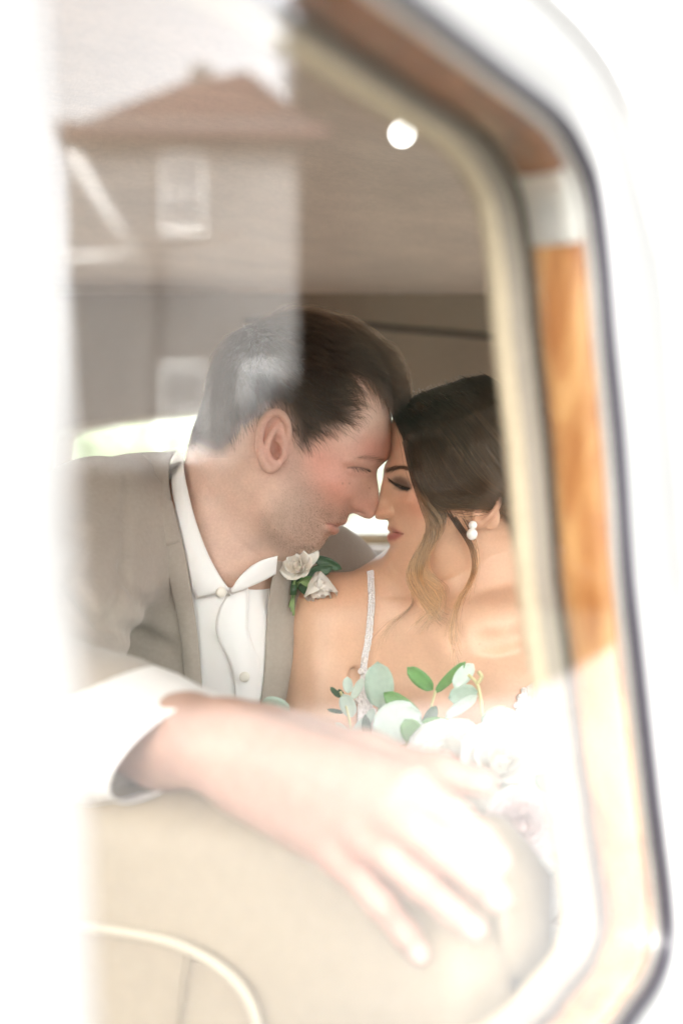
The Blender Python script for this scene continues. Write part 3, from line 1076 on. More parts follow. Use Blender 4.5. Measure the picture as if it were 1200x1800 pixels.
# ---------------------------------------------------------------- groom: one skin from crown to fingertips
gc = Clay()
gc.fun(man_head.sdf, man_head.cen, man_head.reach, .01)
for sd in (-1, 1):
    e = lambda px, py, L: hp(man_head, 484 + (px - 484) * .86, 776 + (py - 776) * .94, L, sd)
    pts = [(508, 778, 73), (511, 758, 77), (508, 739, 80), (498, 726, 83), (484, 721.5, 85), (470, 726, 87), (459, 739, 89), (453, 758, 90), (451, 780, 89), (454, 802, 86), (460, 818, 83), (467, 827, 80)]
    ra = [.0026, .0027, .0028, .0028, .003, .0031, .0032, .0031, .0029, .0028, .003, .0034]
    yw = sd * -.30
    axE = np.array([[math.cos(yw), math.sin(yw), 0], [-math.sin(yw), math.cos(yw), 0], [0, 0, 1]])
    gc.ell(e(481, 777, 79), (.0128, .0050, .0265), axE, .004)
    gc.ell(e(474, 821, 78), (.0062, .0036, .0078), axE, .004)
    gc.ell(e(482, 752, 88), (.0080, .0068, .0150), axE, .003, 'sub')
    gc.ell(e(487, 788, 86), (.0078, .0118, .0135), axE, .003, 'sub')
    gc.chain(catmull([e(*p) for p in pts], 30), np.interp(np.linspace(0, 11, 30), range(12), ra), .0026)
    gc.chain(catmull([e(*p) for p in [(489, 744, 80), (478, 758, 83.5), (468, 780, 86), (466, 798, 85), (473, 812, 82), (481, 815, 79.5)]], 16), [.0023] * 16, .0028)
    gc.chain([e(*p) for p in [(508, 776, 73), (498, 779, 76), (488, 776, 78)]], [.0026, .0022, .0014], .0025)
    gc.ell(e(498, 797, 75.5), (.0042, .0040, .0075), None, .003)
    gc.ell(e(489, 797, 77), (.0030, .0090, .0050), None, .003, 'sub')
    gc.ell(hp(man_head, 632, 902, 8.5, sd), (.0050, .0036, .0023), np.array([[.93, 0, -.36], [0, 1, 0], [.36, 0, .93]]), .0016, 'sub')
# neck, chest and shoulders (clothed below the collar)
gc.cone(P(440, 800, 1.405), P(372, 1000, 1.425), .057, .061, .018)
gc.cone(P(462, 905, 1.40), P(412, 1000, 1.395), .040, .030, .020)
gc.cone(P(372, 1000, 1.425), P(350, 1130, 1.47), .066, .10, .03)
MAN_T = dict(rs=P(175, 945, 1.37), ls=P(556, 1042, 1.575), ch=P(350, 1220, 1.50))
gc.cone(MAN_T['rs'], P(340, 1020, 1.46), .058, .075, .04)
gc.cone(MAN_T['ls'], P(370, 1020, 1.50), .058, .075, .04)
gc.ell(MAN_T['ch'], (.175, .105, .23), np.array([[.92, .38, 0], [-.38, .92, 0], [0, 0, 1.]]), .05)
# right arm, reaching over the front seat
ELB, WRI = P(35, 1235, 1.14), P(375, 1312, .940)
gc.cone(MAN_T['rs'], ELB, .055, .043, .03)
gc.cone(ELB, P(290, 1304, .995), .041, .029, .02)
gc.cone(P(290, 1304, .995), WRI, .029, .027, .02)
gc.cone(P(330, 1290, .965), P(420, 1330, .925), .026, .024, .02)
def hd(px, py, off):
    return P(px, py, slab_y(px) - off)
HAND = dict(index=[(722, 1384, .046), (795, 1436, .040), (845, 1478, .030), (874, 1513, .020)],
            middle=[(690, 1424, .050), (782, 1497, .044), (840, 1545, .032), (874, 1580, .020)],
            ring=[(646, 1468, .047), (738, 1551, .041), (797, 1601, .030), (833, 1632, .018)],
            little=[(602, 1507, .040), (670, 1588, .034), (712, 1641, .024), (738, 1677, .015)])
FR = dict(index=(.0125, .0104, .0092, .0082), middle=(.013, .0108, .0095, .0084), ring=(.0125, .0102, .009, .008), little=(.0115, .009, .008, .0072))
for i, fn in enumerate(('index', 'middle', 'ring', 'little')):
    J = [hd(*p) for p in HAND[fn]]
    st = P(408 + 8 * i, 1292 + 20 * i, .935)
    gc.cone(st, J[0], .021, FR[fn][0] + .001, .016)
    gc.chain(J, FR[fn], .0045)
    gc.ell(J[0] - np.array([0, .004, -.002]), (.0085, .007, .0085), None, .008)      # knuckle
    gc.ell(J[1] - np.array([0, .003, -.001]), (.0065, .006, .0065), None, .006)
gc.chain([P(470, 1288, .935), P(645, 1326, .905), P(772, 1360, .885), P(850, 1376, .872)], [.019, .0135, .0118, .0092], .010)
gc.cone(P(560, 1330, .905), P(700, 1380, .875), .016, .010, .014)
gc.cone(P(430, 1380, .925), P(560, 1470, .885), .018, .013, .016)

MAN_HAIR = np.array([(330, 788), (345, 785), (380, 797), (393, 795), (405, 780), (414, 766), (425, 750), (448, 736), (458, 728), (470, 717), (490, 712), (506, 722), (514, 742), (520, 765), (526, 784),
                     (536, 786), (548, 777), (562, 763), (580, 751), (603, 747), (618, 735), (622, 712), (616, 688), (622, 662), (634, 648), (645, 650), (660, 664), (674, 683), (687, 701), (702, 690), (720, 640), (660, 540), (520, 500), (380, 540), (320, 660)], float)

def blend(col, w, c):
    return col * (1 - w[:, None]) + np.asarray(c) * w[:, None]
def spot(pq, c, r, p=2.):
    return np.exp(-(((pq[:, 0] - c[0]) / r[0]) ** 2 + ((pq[:, 1] - c[1]) / r[1]) ** 2) ** (p / 2))
def inpoly(pq, poly, s):
    return 1 / (1 + np.exp(np.clip(poly_dist(pq, np.asarray(poly, float)) / s, -40, 40)))

xs = axis((-.56, .0045), (-.160, .0013), (.040, .0022), .14)
ys = axis((.772, .0028), (1.0, .0045), (1.305, .0013), (1.42, .0022), (1.50, .0045), 1.72)
zs = axis((.90, .0045), (.995, .0028), (1.235, .0013), (1.49, .003), 1.52)
GV, GF = gc.mesh(xs, ys, zs)
GV = relax(GV, GF, 1, .35)
pq = man_head.pix(GV)
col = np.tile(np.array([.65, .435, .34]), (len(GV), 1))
col[GV[:, 1] < 1.05] = (.46, .29, .23)  # hand and wrist painted darker to offset the strong light on them
headz = np.clip((GV[:, 2] - 1.20) / .03, 0, 1) * (GV[:, 1] > 1.22)
R_ = lambda w: w * headz
col = blend(col, R_(.62 * spot(pq, (562, 812), (54, 46))), (.66, .25, .185))
col = blend(col, R_(.60 * spot(pq, (590, 862), (44, 42))), (.66, .26, .195))
col = blend(col, R_(.7 * spot(pq, (655, 788), (40, 26))), (.64, .27, .21))
col = blend(col, R_(.60 * spot(pq, (640, 892), (26, 18))), (.55, .25, .19))
col = blend(col, R_(.55 * spot(pq, (480, 775), (36, 60), 4)), (.62, .31, .25))
stub = inpoly(pq, [(505, 812), (528, 790), (540, 830), (565, 880), (590, 902), (612, 905), (610, 920), (575, 917), (572, 925), (580, 945), (560, 975), (480, 985), (430, 965), (470, 900), (495, 860)], 9)
col = blend(col, R_(.50 * stub), (.36, .265, .22))
lip = inpoly(pq, [(574, 920), (584, 918.5), (597, 919.5), (611, 919), (612, 924), (598, 926), (590, 926.5), (600, 930), (597, 938), (588, 941), (581, 937), (576, 928)], 1.6)
col = blend(col, R_(.70 * lip), (.50, .20, .155))
col = blend(col, R_(.8 * np.exp(-(line_dist(pq, [(573, 920), (583, 921.5), (592, 925)]) / 1.3) ** 2)), (.20, .06, .05))
eyel = np.exp(-(line_dist(pq, [(611, 822.5), (622, 821), (634, 822), (649, 826)]) / 1.5) ** 2)
col = blend(col, R_(.75 * eyel), (.14, .07, .05))
col = blend(col, R_(.25 * np.exp(-(line_dist(pq, [(614, 830), (630, 833), (645, 838)]) / 6) ** 2)), (.45, .22, .18))
brow = np.exp(-(line_dist(pq, [(622, 804), (645, 806), (672, 808)]) / 4.0) ** 2)
col = blend(col, R_(.10 * brow), (.25, .15, .10))
for m_, r_ in (((602, 850), 1.5), ((614, 850), 1.3), ((596, 838), 1.0), ((649, 858), 1.3), ((560, 870), .9), ((530, 905), .9), ((666, 727), .9)):
    col = blend(col, R_(.8 * spot(pq, m_, (r_, r_))), (.16, .08, .06))
hairw = inpoly(pq, MAN_HAIR, 5.5) * (pq[:, 1] < 805)
hairw *= 1 - np.clip(spot(pq, (483, 777), (29, 55), 8), 0, 1)
col = blend(col, R_(.94 * hairw), (.016, .010, .008))
# finger nails
for fn, (dx, dy) in zip(HAND, ((.8, .6), (.75, .66), (.72, .7), (.55, .83))):
    j2, j3 = hd(*HAND[fn][2]), hd(*HAND[fn][3])
    c_ = j3 + (j2 - j3) * .10 + np.array([0, -FR[fn][3], .001])
    col = blend(col, .8 * np.exp(-(((GV - c_) / .0062) ** 2).sum(1) ** 2), (.70, .50, .44))
# hand: redder knuckles
for fn in HAND:
    for j, am in ((0, .55), (1, .3)):
        c_ = hd(*HAND[fn][j])
        col = blend(col, am * np.exp(-(((GV - c_) / .015) ** 2).sum(1)), (.64, .27, .21))
c_ = P(762, 1362, .882)
col = blend(col, .75 * np.exp(-(((GV - c_) / .018) ** 2).sum(1)), (.66, .22, .15))

skin_m = mat('skin fair', (.58, .38, .29), rough=.46, spec=.42, sss=.16, sss_r=(.010,), attr='tint', noise=((55, .07), (420, .07)), bump=((900, .22, .0006), (2600, .12, .0003)))
groom = empty('person', P(360, 1500, 1.45))
tag(groom, 'groom in a tan suit and open white shirt leaning forehead to forehead', 'person')
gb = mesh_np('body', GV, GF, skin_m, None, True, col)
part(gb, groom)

# ---------------------------------------------------------------- bride: one skin
bc = Clay()
bc.fun(bri_head.sdf, bri_head.cen, bri_head.reach, .01)
for sd in (-1, 1):
    e = lambda px, py, L: hp(bri_head, px, py, L, sd)
    yw = sd * .30
    axE = np.array([[math.cos(yw), math.sin(yw), 0], [-math.sin(yw), math.cos(yw), 0], [0, 0, 1]])
    bc.ell(e(851, 893, 70), (.0125, .0045, .022), axE @ np.array([[.9, 0, .43], [0, 1, 0], [-.43, 0, .9]]), .004)
    bc.chain(catmull([e(*p) for p in [(836, 893, 66), (836, 872, 70), (846, 858, 73), (862, 856, 76), (874, 866, 79), (876, 882, 80), (868, 899, 78), (855, 913, 75), (843, 922, 71)]], 26), [.0024] * 26, .0025)
    bc.ell(e(851, 886, 76), (.0062, .0055, .0095), axE, .003, 'sub')
    bc.ell(e(841, 917, 69.5), (.0052, .0036, .0060), None, .004)
    bc.ell(e(837, 898, 68), (.003, .0034, .005), None, .002)
    bc.ell(hp(bri_head, 679, 909.5, 7, sd), (.0036, .0030, .0016), np.array([[.97, 0, .2], [0, 1, 0], [-.2, 0, .97]]), .0014, 'sub')
# neck: runs down behind the jaw to the pit of the throat
bc.cone(P(862, 890, 1.415), P(842, 1050, 1.425), .0555, .050, .030)
bc.cone(P(800, 955, 1.40), P(805, 1095, 1.395), .034, .028, .05)
bc.cone(P(842, 1050, 1.425), P(838, 1120, 1.46), .052, .085, .04)
BSH, BSF = P(588, 1088, 1.425), P(1075, 1085, 1.40)
bc.cone(BSH, P(770, 1110, 1.47), .042, .060, .045)
bc.cone(BSF, P(890, 1100, 1.46), .042, .060, .045)
bc.ell(P(825, 1260, 1.475), (.150, .095, .20), np.array([[1, -.05, 0], [.05, 1, 0], [0, 0, 1.]]), .05)
bc.ell(P(735, 1345, 1.40), (.058, .055, .060), None, .04)
bc.ell(P(925, 1345, 1.39), (.058, .055, .060), None, .04)
# upper arms, forearms, hands closed round the stems
bel, ber = P(535, 1440, 1.38), P(1120, 1440, 1.34)
bc.cone(BSH, bel, .040, .033, .022)
bc.cone(BSF, ber, .040, .033, .022)
BHA = P(800, 1530, 1.22)
for sgn, el in ((-1, bel), (1, ber)):
    w_ = BHA + np.array([sgn * .045, .02, -.01])
    bc.cone(el, w_, .032, .021, .02)
    bc.cone(w_, BHA + np.array([sgn * .012, .0, -.012]), .020, .018, .012)
    for q in range(4):
        b0_ = BHA + np.array([sgn * .014, -.016, .022 - q * .017])
        bc.chain([b0_, b0_ + np.array([-sgn * .020, -.014, -.002]), b0_ + np.array([-sgn * .036, .002, -.003]), b0_ + np.array([-sgn * .030, .018, -.003])], [.0085, .0078, .0072, .0065], .003)
# collarbones, the hollow beside the neck, the crease before the armpit
bc.chain([P(850, 1124, 1.381), P(885, 1115, 1.377), P(930, 1101, 1.376), P(1000, 1084, 1.383)], [.006, .008, .008, .007], .018)
bc.chain([P(775, 1120, 1.392), P(735, 1106, 1.402), P(690, 1082, 1.412), P(640, 1070, 1.418)], [.006, .007, .007, .007], .022)
bc.ell(P(806, 1112, 1.366), (.008, .007, .010), None, .024, 'sub')
bc.chain([P(808, 1030, 1.384), P(812, 1075, 1.386), P(818, 1110, 1.388)], [.008, .009, .006], .026)
def dent(c, pts, rad, depth, k):
    q = catmull(np.array(pts, float), 9)
    yq = project(q[:, 0], q[:, 1], c.value, 1.2, 1.6)
    rr = np.interp(np.linspace(0, 1, 9), np.linspace(0, 1, len(rad)), rad)
    c.chain([P(a[0], a[1], y - r + depth) for a, y, r in zip(q, yq, rr)], rr, k, 'sub')
dent(bc, [(838, 1098), (865, 1096), (895, 1088), (930, 1072)], (.012, .016, .016, .014), .0022, .020)
dent(bc, [(852, 1128), (885, 1126), (925, 1112)], (.007, .008, .008), .0009, .012)
bc.chain([P(612, 1172, 1.392), P(628, 1198, 1.385), P(640, 1225, 1.380)], [.001, .003, .0035], .012, 'sub')

xs = axis((-.10, .004), (.028, .0012), (.10, .0022), (.26, .004), .36)
ys = axis((1.13, .004), (1.315, .0013), (1.42, .0022), (1.50, .004), 1.60)
zs = axis((.88, .004), (1.15, .0026), (1.232, .0012), (1.36, .002), (1.40, .004), 1.46)
BV, BF = bc.mesh(xs, ys, zs)
BV = relax(BV, BF, 1, .35)
pb = bri_head.pix(BV)
colb = np.tile(np.array([.63, .375, .245]), (len(BV), 1))
hz = np.clip((BV[:, 2] - 1.235) / .01, 0, 1) * (np.abs(BV[:, 1] - Y0) < .085)
Rb = lambda w: w * hz
colb = blend(colb, Rb(.65 * spot(pb, (735, 890), (34, 24))), (.62, .26, .165))
colb = blend(colb, Rb(.35 * spot(pb, (668, 900), (14, 14))), (.58, .29, .19))
colb = blend(colb, Rb(.9 * inpoly(pb, [(681, 927), (690, 927.5), (700, 932), (709, 938.5), (703, 944), (694, 950), (682, 950), (680, 942), (692, 935)], 1.2)), (.40, .115, .10))
colb = blend(colb, Rb(.9 * np.exp(-(line_dist(pb, [(690, 935), (699, 936.7), (708, 938.5)]) / 1.2) ** 2)), (.14, .035, .03))
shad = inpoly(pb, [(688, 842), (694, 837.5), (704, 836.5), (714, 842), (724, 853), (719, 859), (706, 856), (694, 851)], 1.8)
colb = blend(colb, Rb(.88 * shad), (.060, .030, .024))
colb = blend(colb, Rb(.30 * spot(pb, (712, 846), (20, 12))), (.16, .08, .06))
colb = blend(colb, Rb(.9 * np.exp(-(line_dist(pb, [(684, 845), (692, 849), (704, 856), (719, 859)]) / 2.0) ** 2)), (.012, .008, .007))
colb = blend(colb, Rb(.35 * np.exp(-(line_dist(pb, [(692, 858), (704, 862), (716, 862)]) / 2.2) ** 2)), (.12, .06, .045))
colb = blend(colb, Rb(.93 * inpoly(pb, [(688, 848), (700, 850.5), (714, 855.5), (723, 858), (714, 862), (703, 860.5), (694, 855)], 1.2)), (.008, .006, .005))
bw = inpoly(pb, [(675, 826), (684, 822), (695, 818), (706, 817), (716, 821), (725, 829), (716, 826), (706, 823.5), (695, 826), (684, 831), (676, 832.5)], 1.5)
colb = blend(colb, Rb(.60 * bw), (.11, .055, .036))
BRI_HAIR = np.array([(680, 738), (690, 737), (697, 748), (706, 757), (714, 770), (719, 785), (722, 810), (728, 835), (738, 850), (752, 852), (768, 866), (778, 880), (800, 882), (830, 876), (850, 880), (872, 880), (878, 905), (892, 925), (905, 960), (915, 985),
                     (960, 985), (1010, 900), (1010, 740), (900, 640), (780, 650), (690, 690)], float)
bh_w = inpoly(pb, BRI_HAIR, 3.0)
earw = np.clip(spot(pb, (853, 893), (24, 34), 8), 0, 1)
colb = blend(colb, Rb(.95 * bh_w * (1 - earw)), (.010, .006, .004))
colb = blend(colb, .35 * Rb(earw), (.62, .30, .20))
for m_ in ((842, 1132), (655, 1182), (532, 1258)):
    c_ = np.array(m_, float)
    pp = np.stack([600 + BV[:, 0] / (PX * BV[:, 1]), 900 - (BV[:, 2] - H) / (PX * BV[:, 1])], 1)
    colb = blend(colb, .6 * np.exp(-(((pp - c_) / 1.6) ** 2).sum(1)), (.38, .12, .08))
tan_m = mat('skin tanned', (.6, .36, .23), rough=.42, spec=.45, sss=.16, sss_r=(.010,), attr='tint', noise=((45, .05), (420, .05)), bump=((900, .14, .0006), (2600, .08, .0003)))
bride = empty('person', P(820, 1500, 1.45))
tag(bride, 'bride with dark pinned-up hair and pearl earring holding the bouquet', 'person')
bb = mesh_np('body', BV, BF, tan_m, None, True, colb)
part(bb, bride)
print('skin verts', len(GV), len(BV))
# ---------------------------------------------------------------- hair
def hair_mat(name, root, tip, pos=.75, rough=.32, rad_rough=.4, vary=(.55, 1.6)):
    m = bpy.data.materials.new(name)
    m.use_nodes = True
    nt = m.node_tree
    nt.nodes.clear()
    out = nt.nodes.new('ShaderNodeOutputMaterial')
    hb = nt.nodes.new('ShaderNodeBsdfHairPrincipled')
    hb.parametrization = 'COLOR'
    hi = nt.nodes.new('ShaderNodeHairInfo')
    rp = nt.nodes.new('ShaderNodeValToRGB')
    rp.color_ramp.elements[0].color = (*root, 1)
    rp.color_ramp.elements[0].position = .25
    rp.color_ramp.elements[1].color = (*tip, 1)
    rp.color_ramp.elements[1].position = pos
    nt.links.new(hi.outputs['Intercept'], rp.inputs[0])
    mr = nt.nodes.new('ShaderNodeMapRange')
    mr.inputs['To Min'].default_value = vary[0]
    mr.inputs['To Max'].default_value = vary[1]
    nt.links.new(hi.outputs['Random'], mr.inputs['Value'])
    sc = nt.nodes.new('ShaderNodeVectorMath')
    sc.operation = 'SCALE'
    nt.links.new(rp.outputs[0], sc.inputs[0])
    nt.links.new(mr.outputs[0], sc.inputs['Scale'])
    nt.links.new(sc.outputs[0], hb.inputs['Color'])
    hb.inputs['Roughness'].default_value = rough
    hb.inputs['IOR'].default_value = 1.42
    hb.inputs['Radial Roughness'].default_value = rad_rough
    nt.links.new(hb.outputs[0], out.inputs['Surface'])
    return m

def hair_obj(name, Pts, r0, r1, m, parent):
    """Pts (n, k, 3) strands"""
    n, k = Pts.shape[:2]
    hc = bpy.data.hair_curves.new(name)
    hc.add_curves([k] * n)
    hc.attributes['position'].data.foreach_set('vector', np.ascontiguousarray(Pts, np.float32).ravel())
    ra = hc.attributes.get('radius') or hc.attributes.new('radius', 'FLOAT', 'POINT')
    t = np.linspace(0, 1, k)
    ra.data.foreach_set('value', np.tile((r0 * (1 - t) + r1 * t).astype(np.float32), n))
    hc.materials.append(m)
    o = bpy.data.objects.new(name, hc)
    C.objects.link(o)
    part(o, parent)
    return o

def sdf_grad(f, p, e=.0015):
    x, y, z = p[:, 0], p[:, 1], p[:, 2]
    g = np.stack([f(x + e, y, z) - f(x - e, y, z), f(x, y + e, z) - f(x, y - e, z), f(x, y, z + e) - f(x, y, z - e)], 1)
    return g / (np.linalg.norm(g, axis=1)[:, None] + 1e-9)

def gauss_field(pq, ctrl, sig):
    c = np.array([a[:2] for a in ctrl], float)
    v = np.array([a[2:] for a in ctrl], float)
    w = np.exp(-((pq[:, None, :] - c[None]) ** 2).sum(-1) / (2 * sig * sig)) + 1e-9
    return (w @ v) / w.sum(1)[:, None]

man_hair_m = hair_mat('dark brown hair', (.009, .0055, .004), (.026, .015, .009), rough=.26)
rg = np.random.default_rng(5)
cand = np.nonzero((hairw > .12) & (headz > .5))[0]
NS = 27000
_pc = man_head.pix(GV[cand])
_w = np.clip(hairw[cand] * 1.25, 0, 1) ** 1.3 * (1 + 3.2 * ((_pc[:, 0] > 632) & (_pc[:, 1] < 705)))
ridx = rg.choice(cand, NS, p=_w / _w.sum())
root = GV[ridx] + rg.normal(size=(NS, 3)) * .0008
rp_ = man_head.pix(root)
# direction the hair lies, in the picture plane: dx, dy, length mm, lift mm
FLOW = [(360, 700, -.1, 1, 11, 2.5), (378, 650, -.2, 1, 14, 4), (400, 770, .1, 1, 7, 1.2), (350, 770, .05, 1, 8, 1.5), (430, 720, .15, 1, 9, 2), (400, 700, 0, 1, 12, 2.5), (425, 600, -.25, .8, 24, 6),
        (470, 562, .6, -.05, 34, 8), (540, 553, 1, .08, 38, 9), (600, 572, 1, .35, 40, 10), (645, 606, 1, .75, 42, 13), (675, 645, .78, .9, 38, 18), (684, 690, .65, 1, 27, 14), (640, 645, 1, .55, 40, 13),
        (560, 600, 1, .22, 34, 7), (500, 610, .8, .5, 30, 6), (450, 650, .25, 1, 18, 3.5), (470, 700, .4, 1, 14, 2.5), (540, 680, 1, .45, 24, 4), (580, 722, 1, .30, 20, 3), (600, 690, 1, .12, 22, 4),
        (535, 755, .45, 1, 12, 2), (555, 740, .8, .55, 16, 2.5), (600, 640, 1, .3, 34, 7), (540, 640, 1, .4, 28, 5), (510, 720, .5, .8, 12, 2.5)]
fl = gauss_field(rp_, FLOW, 20)
dirs = np.stack([fl[:, 0], np.zeros(NS), -fl[:, 1]], 1)
dirs /= np.linalg.norm(dirs, axis=1)[:, None]
wv = np.sin(root[:, 0] * 310 + root[:, 2] * 190) + np.sin(root[:, 2] * 420 - root[:, 0] * 150 + root[:, 1] * 260) + .7 * np.sin(root[:, 0] * 900 + root[:, 1] * 800)
LEN = fl[:, 2] * .001 * rg.uniform(.65, 1.15, NS)
LIFT = fl[:, 3] * .001 * rg.uniform(.3, 1.0, NS)
K = 9
pts = np.zeros((NS, K, 3))
p = root.copy()
pts[:, 0] = p
f_ = man_head.sdf
jit = rg.normal(size=(NS, 3)) * .13
# neighbouring strands gather into locks
lock = np.round(np.stack([root[:, 0] * 240 + .6 * wv, root[:, 1] * 160, root[:, 2] * 240], 1)).astype(int)
lh = (np.sin(lock @ np.array([12.9898, 78.233, 37.719])) * 43758.5453) % 1.0
LIFT *= .55 + .95 * lh
lang = (lh - .5) * 1.5 * np.clip(LEN / .025, 0, 1)
for k in range(1, K):
    t = k / (K - 1)
    g = sdf_grad(f_, p)
    ang_ = lang + .20 * wv * np.clip(LEN / .03, 0, 1) * t
    d2 = np.stack([dirs[:, 0] * np.cos(ang_) - dirs[:, 2] * np.sin(ang_), np.zeros(NS), dirs[:, 0] * np.sin(ang_) + dirs[:, 2] * np.cos(ang_)], 1)
    dd = d2 + jit + np.array([0, 0, -.55]) * t * t * np.clip(LEN / .03, 0, 1)[:, None]
    dd -= g * (dd * g).sum(1)[:, None] * .8
    dd /= np.linalg.norm(dd, axis=1)[:, None] + 1e-9
    p = p + dd * (LEN / (K - 1))[:, None]
    off = f_(p[:, 0], p[:, 1], p[:, 2])
    want = LIFT * math.sin(min(1, t * 1.15) * math.pi * .55) + .0004
    p = p + sdf_grad(f_, p) * ((want - off) * .85)[:, None]
    pts[:, k] = p
_, inv = np.unique(lock, axis=0, return_inverse=True)
inv = inv.ravel()
ctr = np.zeros((inv.max() + 1, K, 3))
np.add.at(ctr, inv, pts)
ctr /= np.bincount(inv)[:, None, None]
tk = np.linspace(0, 1, K)[None, :, None]
pts += (ctr[inv] - pts) * (.62 * tk ** 1.3) * np.clip(LEN / .016, 0, 1)[:, None, None]
hair_obj('hair', pts, .00011, .00004, man_hair_m, groom)
lit = rg.choice(NS, 1500, replace=False, p=LEN / LEN.sum())
hair_obj('hair', pts[lit] + (pts[lit] - root[lit][:, None]) * .05, .00017, .00006, hair_mat('brown hair strands', (.030, .017, .010), (.085, .048, .028), rough=.28), groom)
# stubble
sidx = np.nonzero((stub * headz > .25) & (GV[:, 1] < Y0 + .02))[0]
ns = 5200
ri = rg.choice(sidx, ns, p=(stub[sidx] / stub[sidx].sum()))
r0_ = GV[ri] + rg.normal(size=(ns, 3)) * .0007
g = sdf_grad(f_, r0_)
r0_ -= g * f_(r0_[:, 0], r0_[:, 1], r0_[:, 2])[:, None]
d_ = g * .5 + np.array([.1, 0, -.9]) + rg.normal(size=(ns, 3)) * .3
d_ /= np.linalg.norm(d_, axis=1)[:, None]
sp = np.stack([r0_ - g * .0004, r0_ + d_ * .0005 + g * .0002, r0_ + d_ * .0011 + g * .0003], 1)
hair_obj('stubble', sp, .000045, .00003, man_hair_m, groom)

def strands(head, lines, n, m, name, parent, r=(.00005, .00003), k=5, off=(0., .003), jit=.0004, seed=1):
    """short hairs: each line is [(px,py) root.. tip], hairs are spread between consecutive lines"""
    rg = np.random.default_rng(seed)
    L = [catmull(np.array(l, float), k) for l in lines]
    u = rg.uniform(0, len(L) - 1, n)
    i = np.minimum(u.astype(int), len(L) - 2)
    t = (u - i)[:, None, None]
    A = np.array(L)
    Q = A[i] * (1 - t) + A[i + 1] * t
    ext = rg.uniform(.7, 1.1, n)[:, None, None]
    Q = Q[:, :1] + (Q - Q[:, :1]) * ext
    o = np.linspace(off[0], off[1], k)[None, :]
    W = head.at(Q[..., 0].ravel(), Q[..., 1].ravel(), np.broadcast_to(o, Q.shape[:2]).ravel()).reshape(n, k, 3)
    W += rg.normal(size=(n, 1, 3)) * jit
    return hair_obj(name, W, r[0], r[1], m, parent)
lash_m = hair_mat('black lashes', (.004, .003, .003), (.006, .004, .004))
brow_m = hair_mat('brown brow hair', (.030, .017, .010), (.045, .026, .016))
strands(man_head, [[(616, 822), (617, 826), (616, 830)], [(626, 822), (630, 827), (633, 832)], [(638, 823), (644, 828), (649, 832)], [(648, 826), (653, 828), (656, 829)]], 70, lash_m, 'eyelashes', groom, off=(.0002, .004), r=(.00007, .00003))
strands(man_head, [[(624, 806), (632, 803), (640, 802)], [(640, 806), (648, 803), (656, 802)], [(656, 808), (664, 806), (671, 806)], [(668, 811), (674, 809), (679, 808)]], 70, man_hair_m, 'eyebrow', groom, off=(.0003, .0016), jit=.0010)
strands(bri_head, [[(719, 858), (717, 863), (716, 866)], [(708, 856.5), (703, 858), (697, 857)], [(698, 852), (691, 850), (685, 845)], [(690, 848), (685, 845), (680, 839)]], 130, lash_m, 'eyelashes', bride, off=(.0002, .0045), r=(.00011, .00004))
strands(bri_head, [[(677, 831), (678, 826), (682, 822.5)], [(688, 828), (693, 822), (700, 819)], [(702, 823), (710, 820), (717, 822)], [(714, 824), (721, 826), (727, 831)]], 420, brow_m, 'eyebrow', bride, off=(.0002, .0012), jit=.0007, r=(.00006, .00003))

# bride: hair swept from the parting over the temple and ear into a low knot
bri_hair_m = hair_mat('dark brown swept hair', (.0042, .0027, .0020), (.085, .046, .024), pos=1.0, rough=.22, rad_rough=.3)
lock_m = hair_mat('highlighted curls', (.028, .015, .009), (.36, .205, .10), pos=.78, rough=.25, vary=(.35, 1.7))
GUIDES = [[(691, 730), (703, 757), (719, 790), (729, 830), (740, 862), (757, 886), (778, 892), (803, 890), (836, 888), (882, 901), (930, 908)],
          [(693, 726), (716, 762), (732, 800), (745, 838), (762, 866), (790, 884), (825, 884), (860, 888), (895, 898), (930, 908), (955, 910)],
          [(698, 722), (735, 762), (758, 805), (778, 842), (802, 868), (835, 880), (865, 886), (892, 894), (920, 903), (945, 908), (962, 908)],
          [(712, 709), (760, 750), (795, 800), (822, 838), (850, 862), (875, 876), (897, 886), (918, 895), (938, 902), (955, 905), (968, 905)],
          [(740, 692), (795, 735), (835, 785), (865, 825), (888, 852), (908, 870), (924, 882), (940, 891), (953, 897), (965, 900), (973, 901)],
          [(775, 680), (835, 720), (878, 770), (905, 812), (925, 843), (940, 864), (951, 878), (961, 887), (969, 893), (976, 896), (980, 897)],
          [(812, 668), (872, 705), (915, 758), (940, 805), (955, 838), (965, 860), (972, 874), (978, 883), (982, 889), (985, 892), (986, 894)],
          [(850, 660), (905, 695), (945, 750), (965, 800), (977, 836), (983, 858), (987, 872), (989, 881), (990, 887), (991, 890), (991, 893)]]
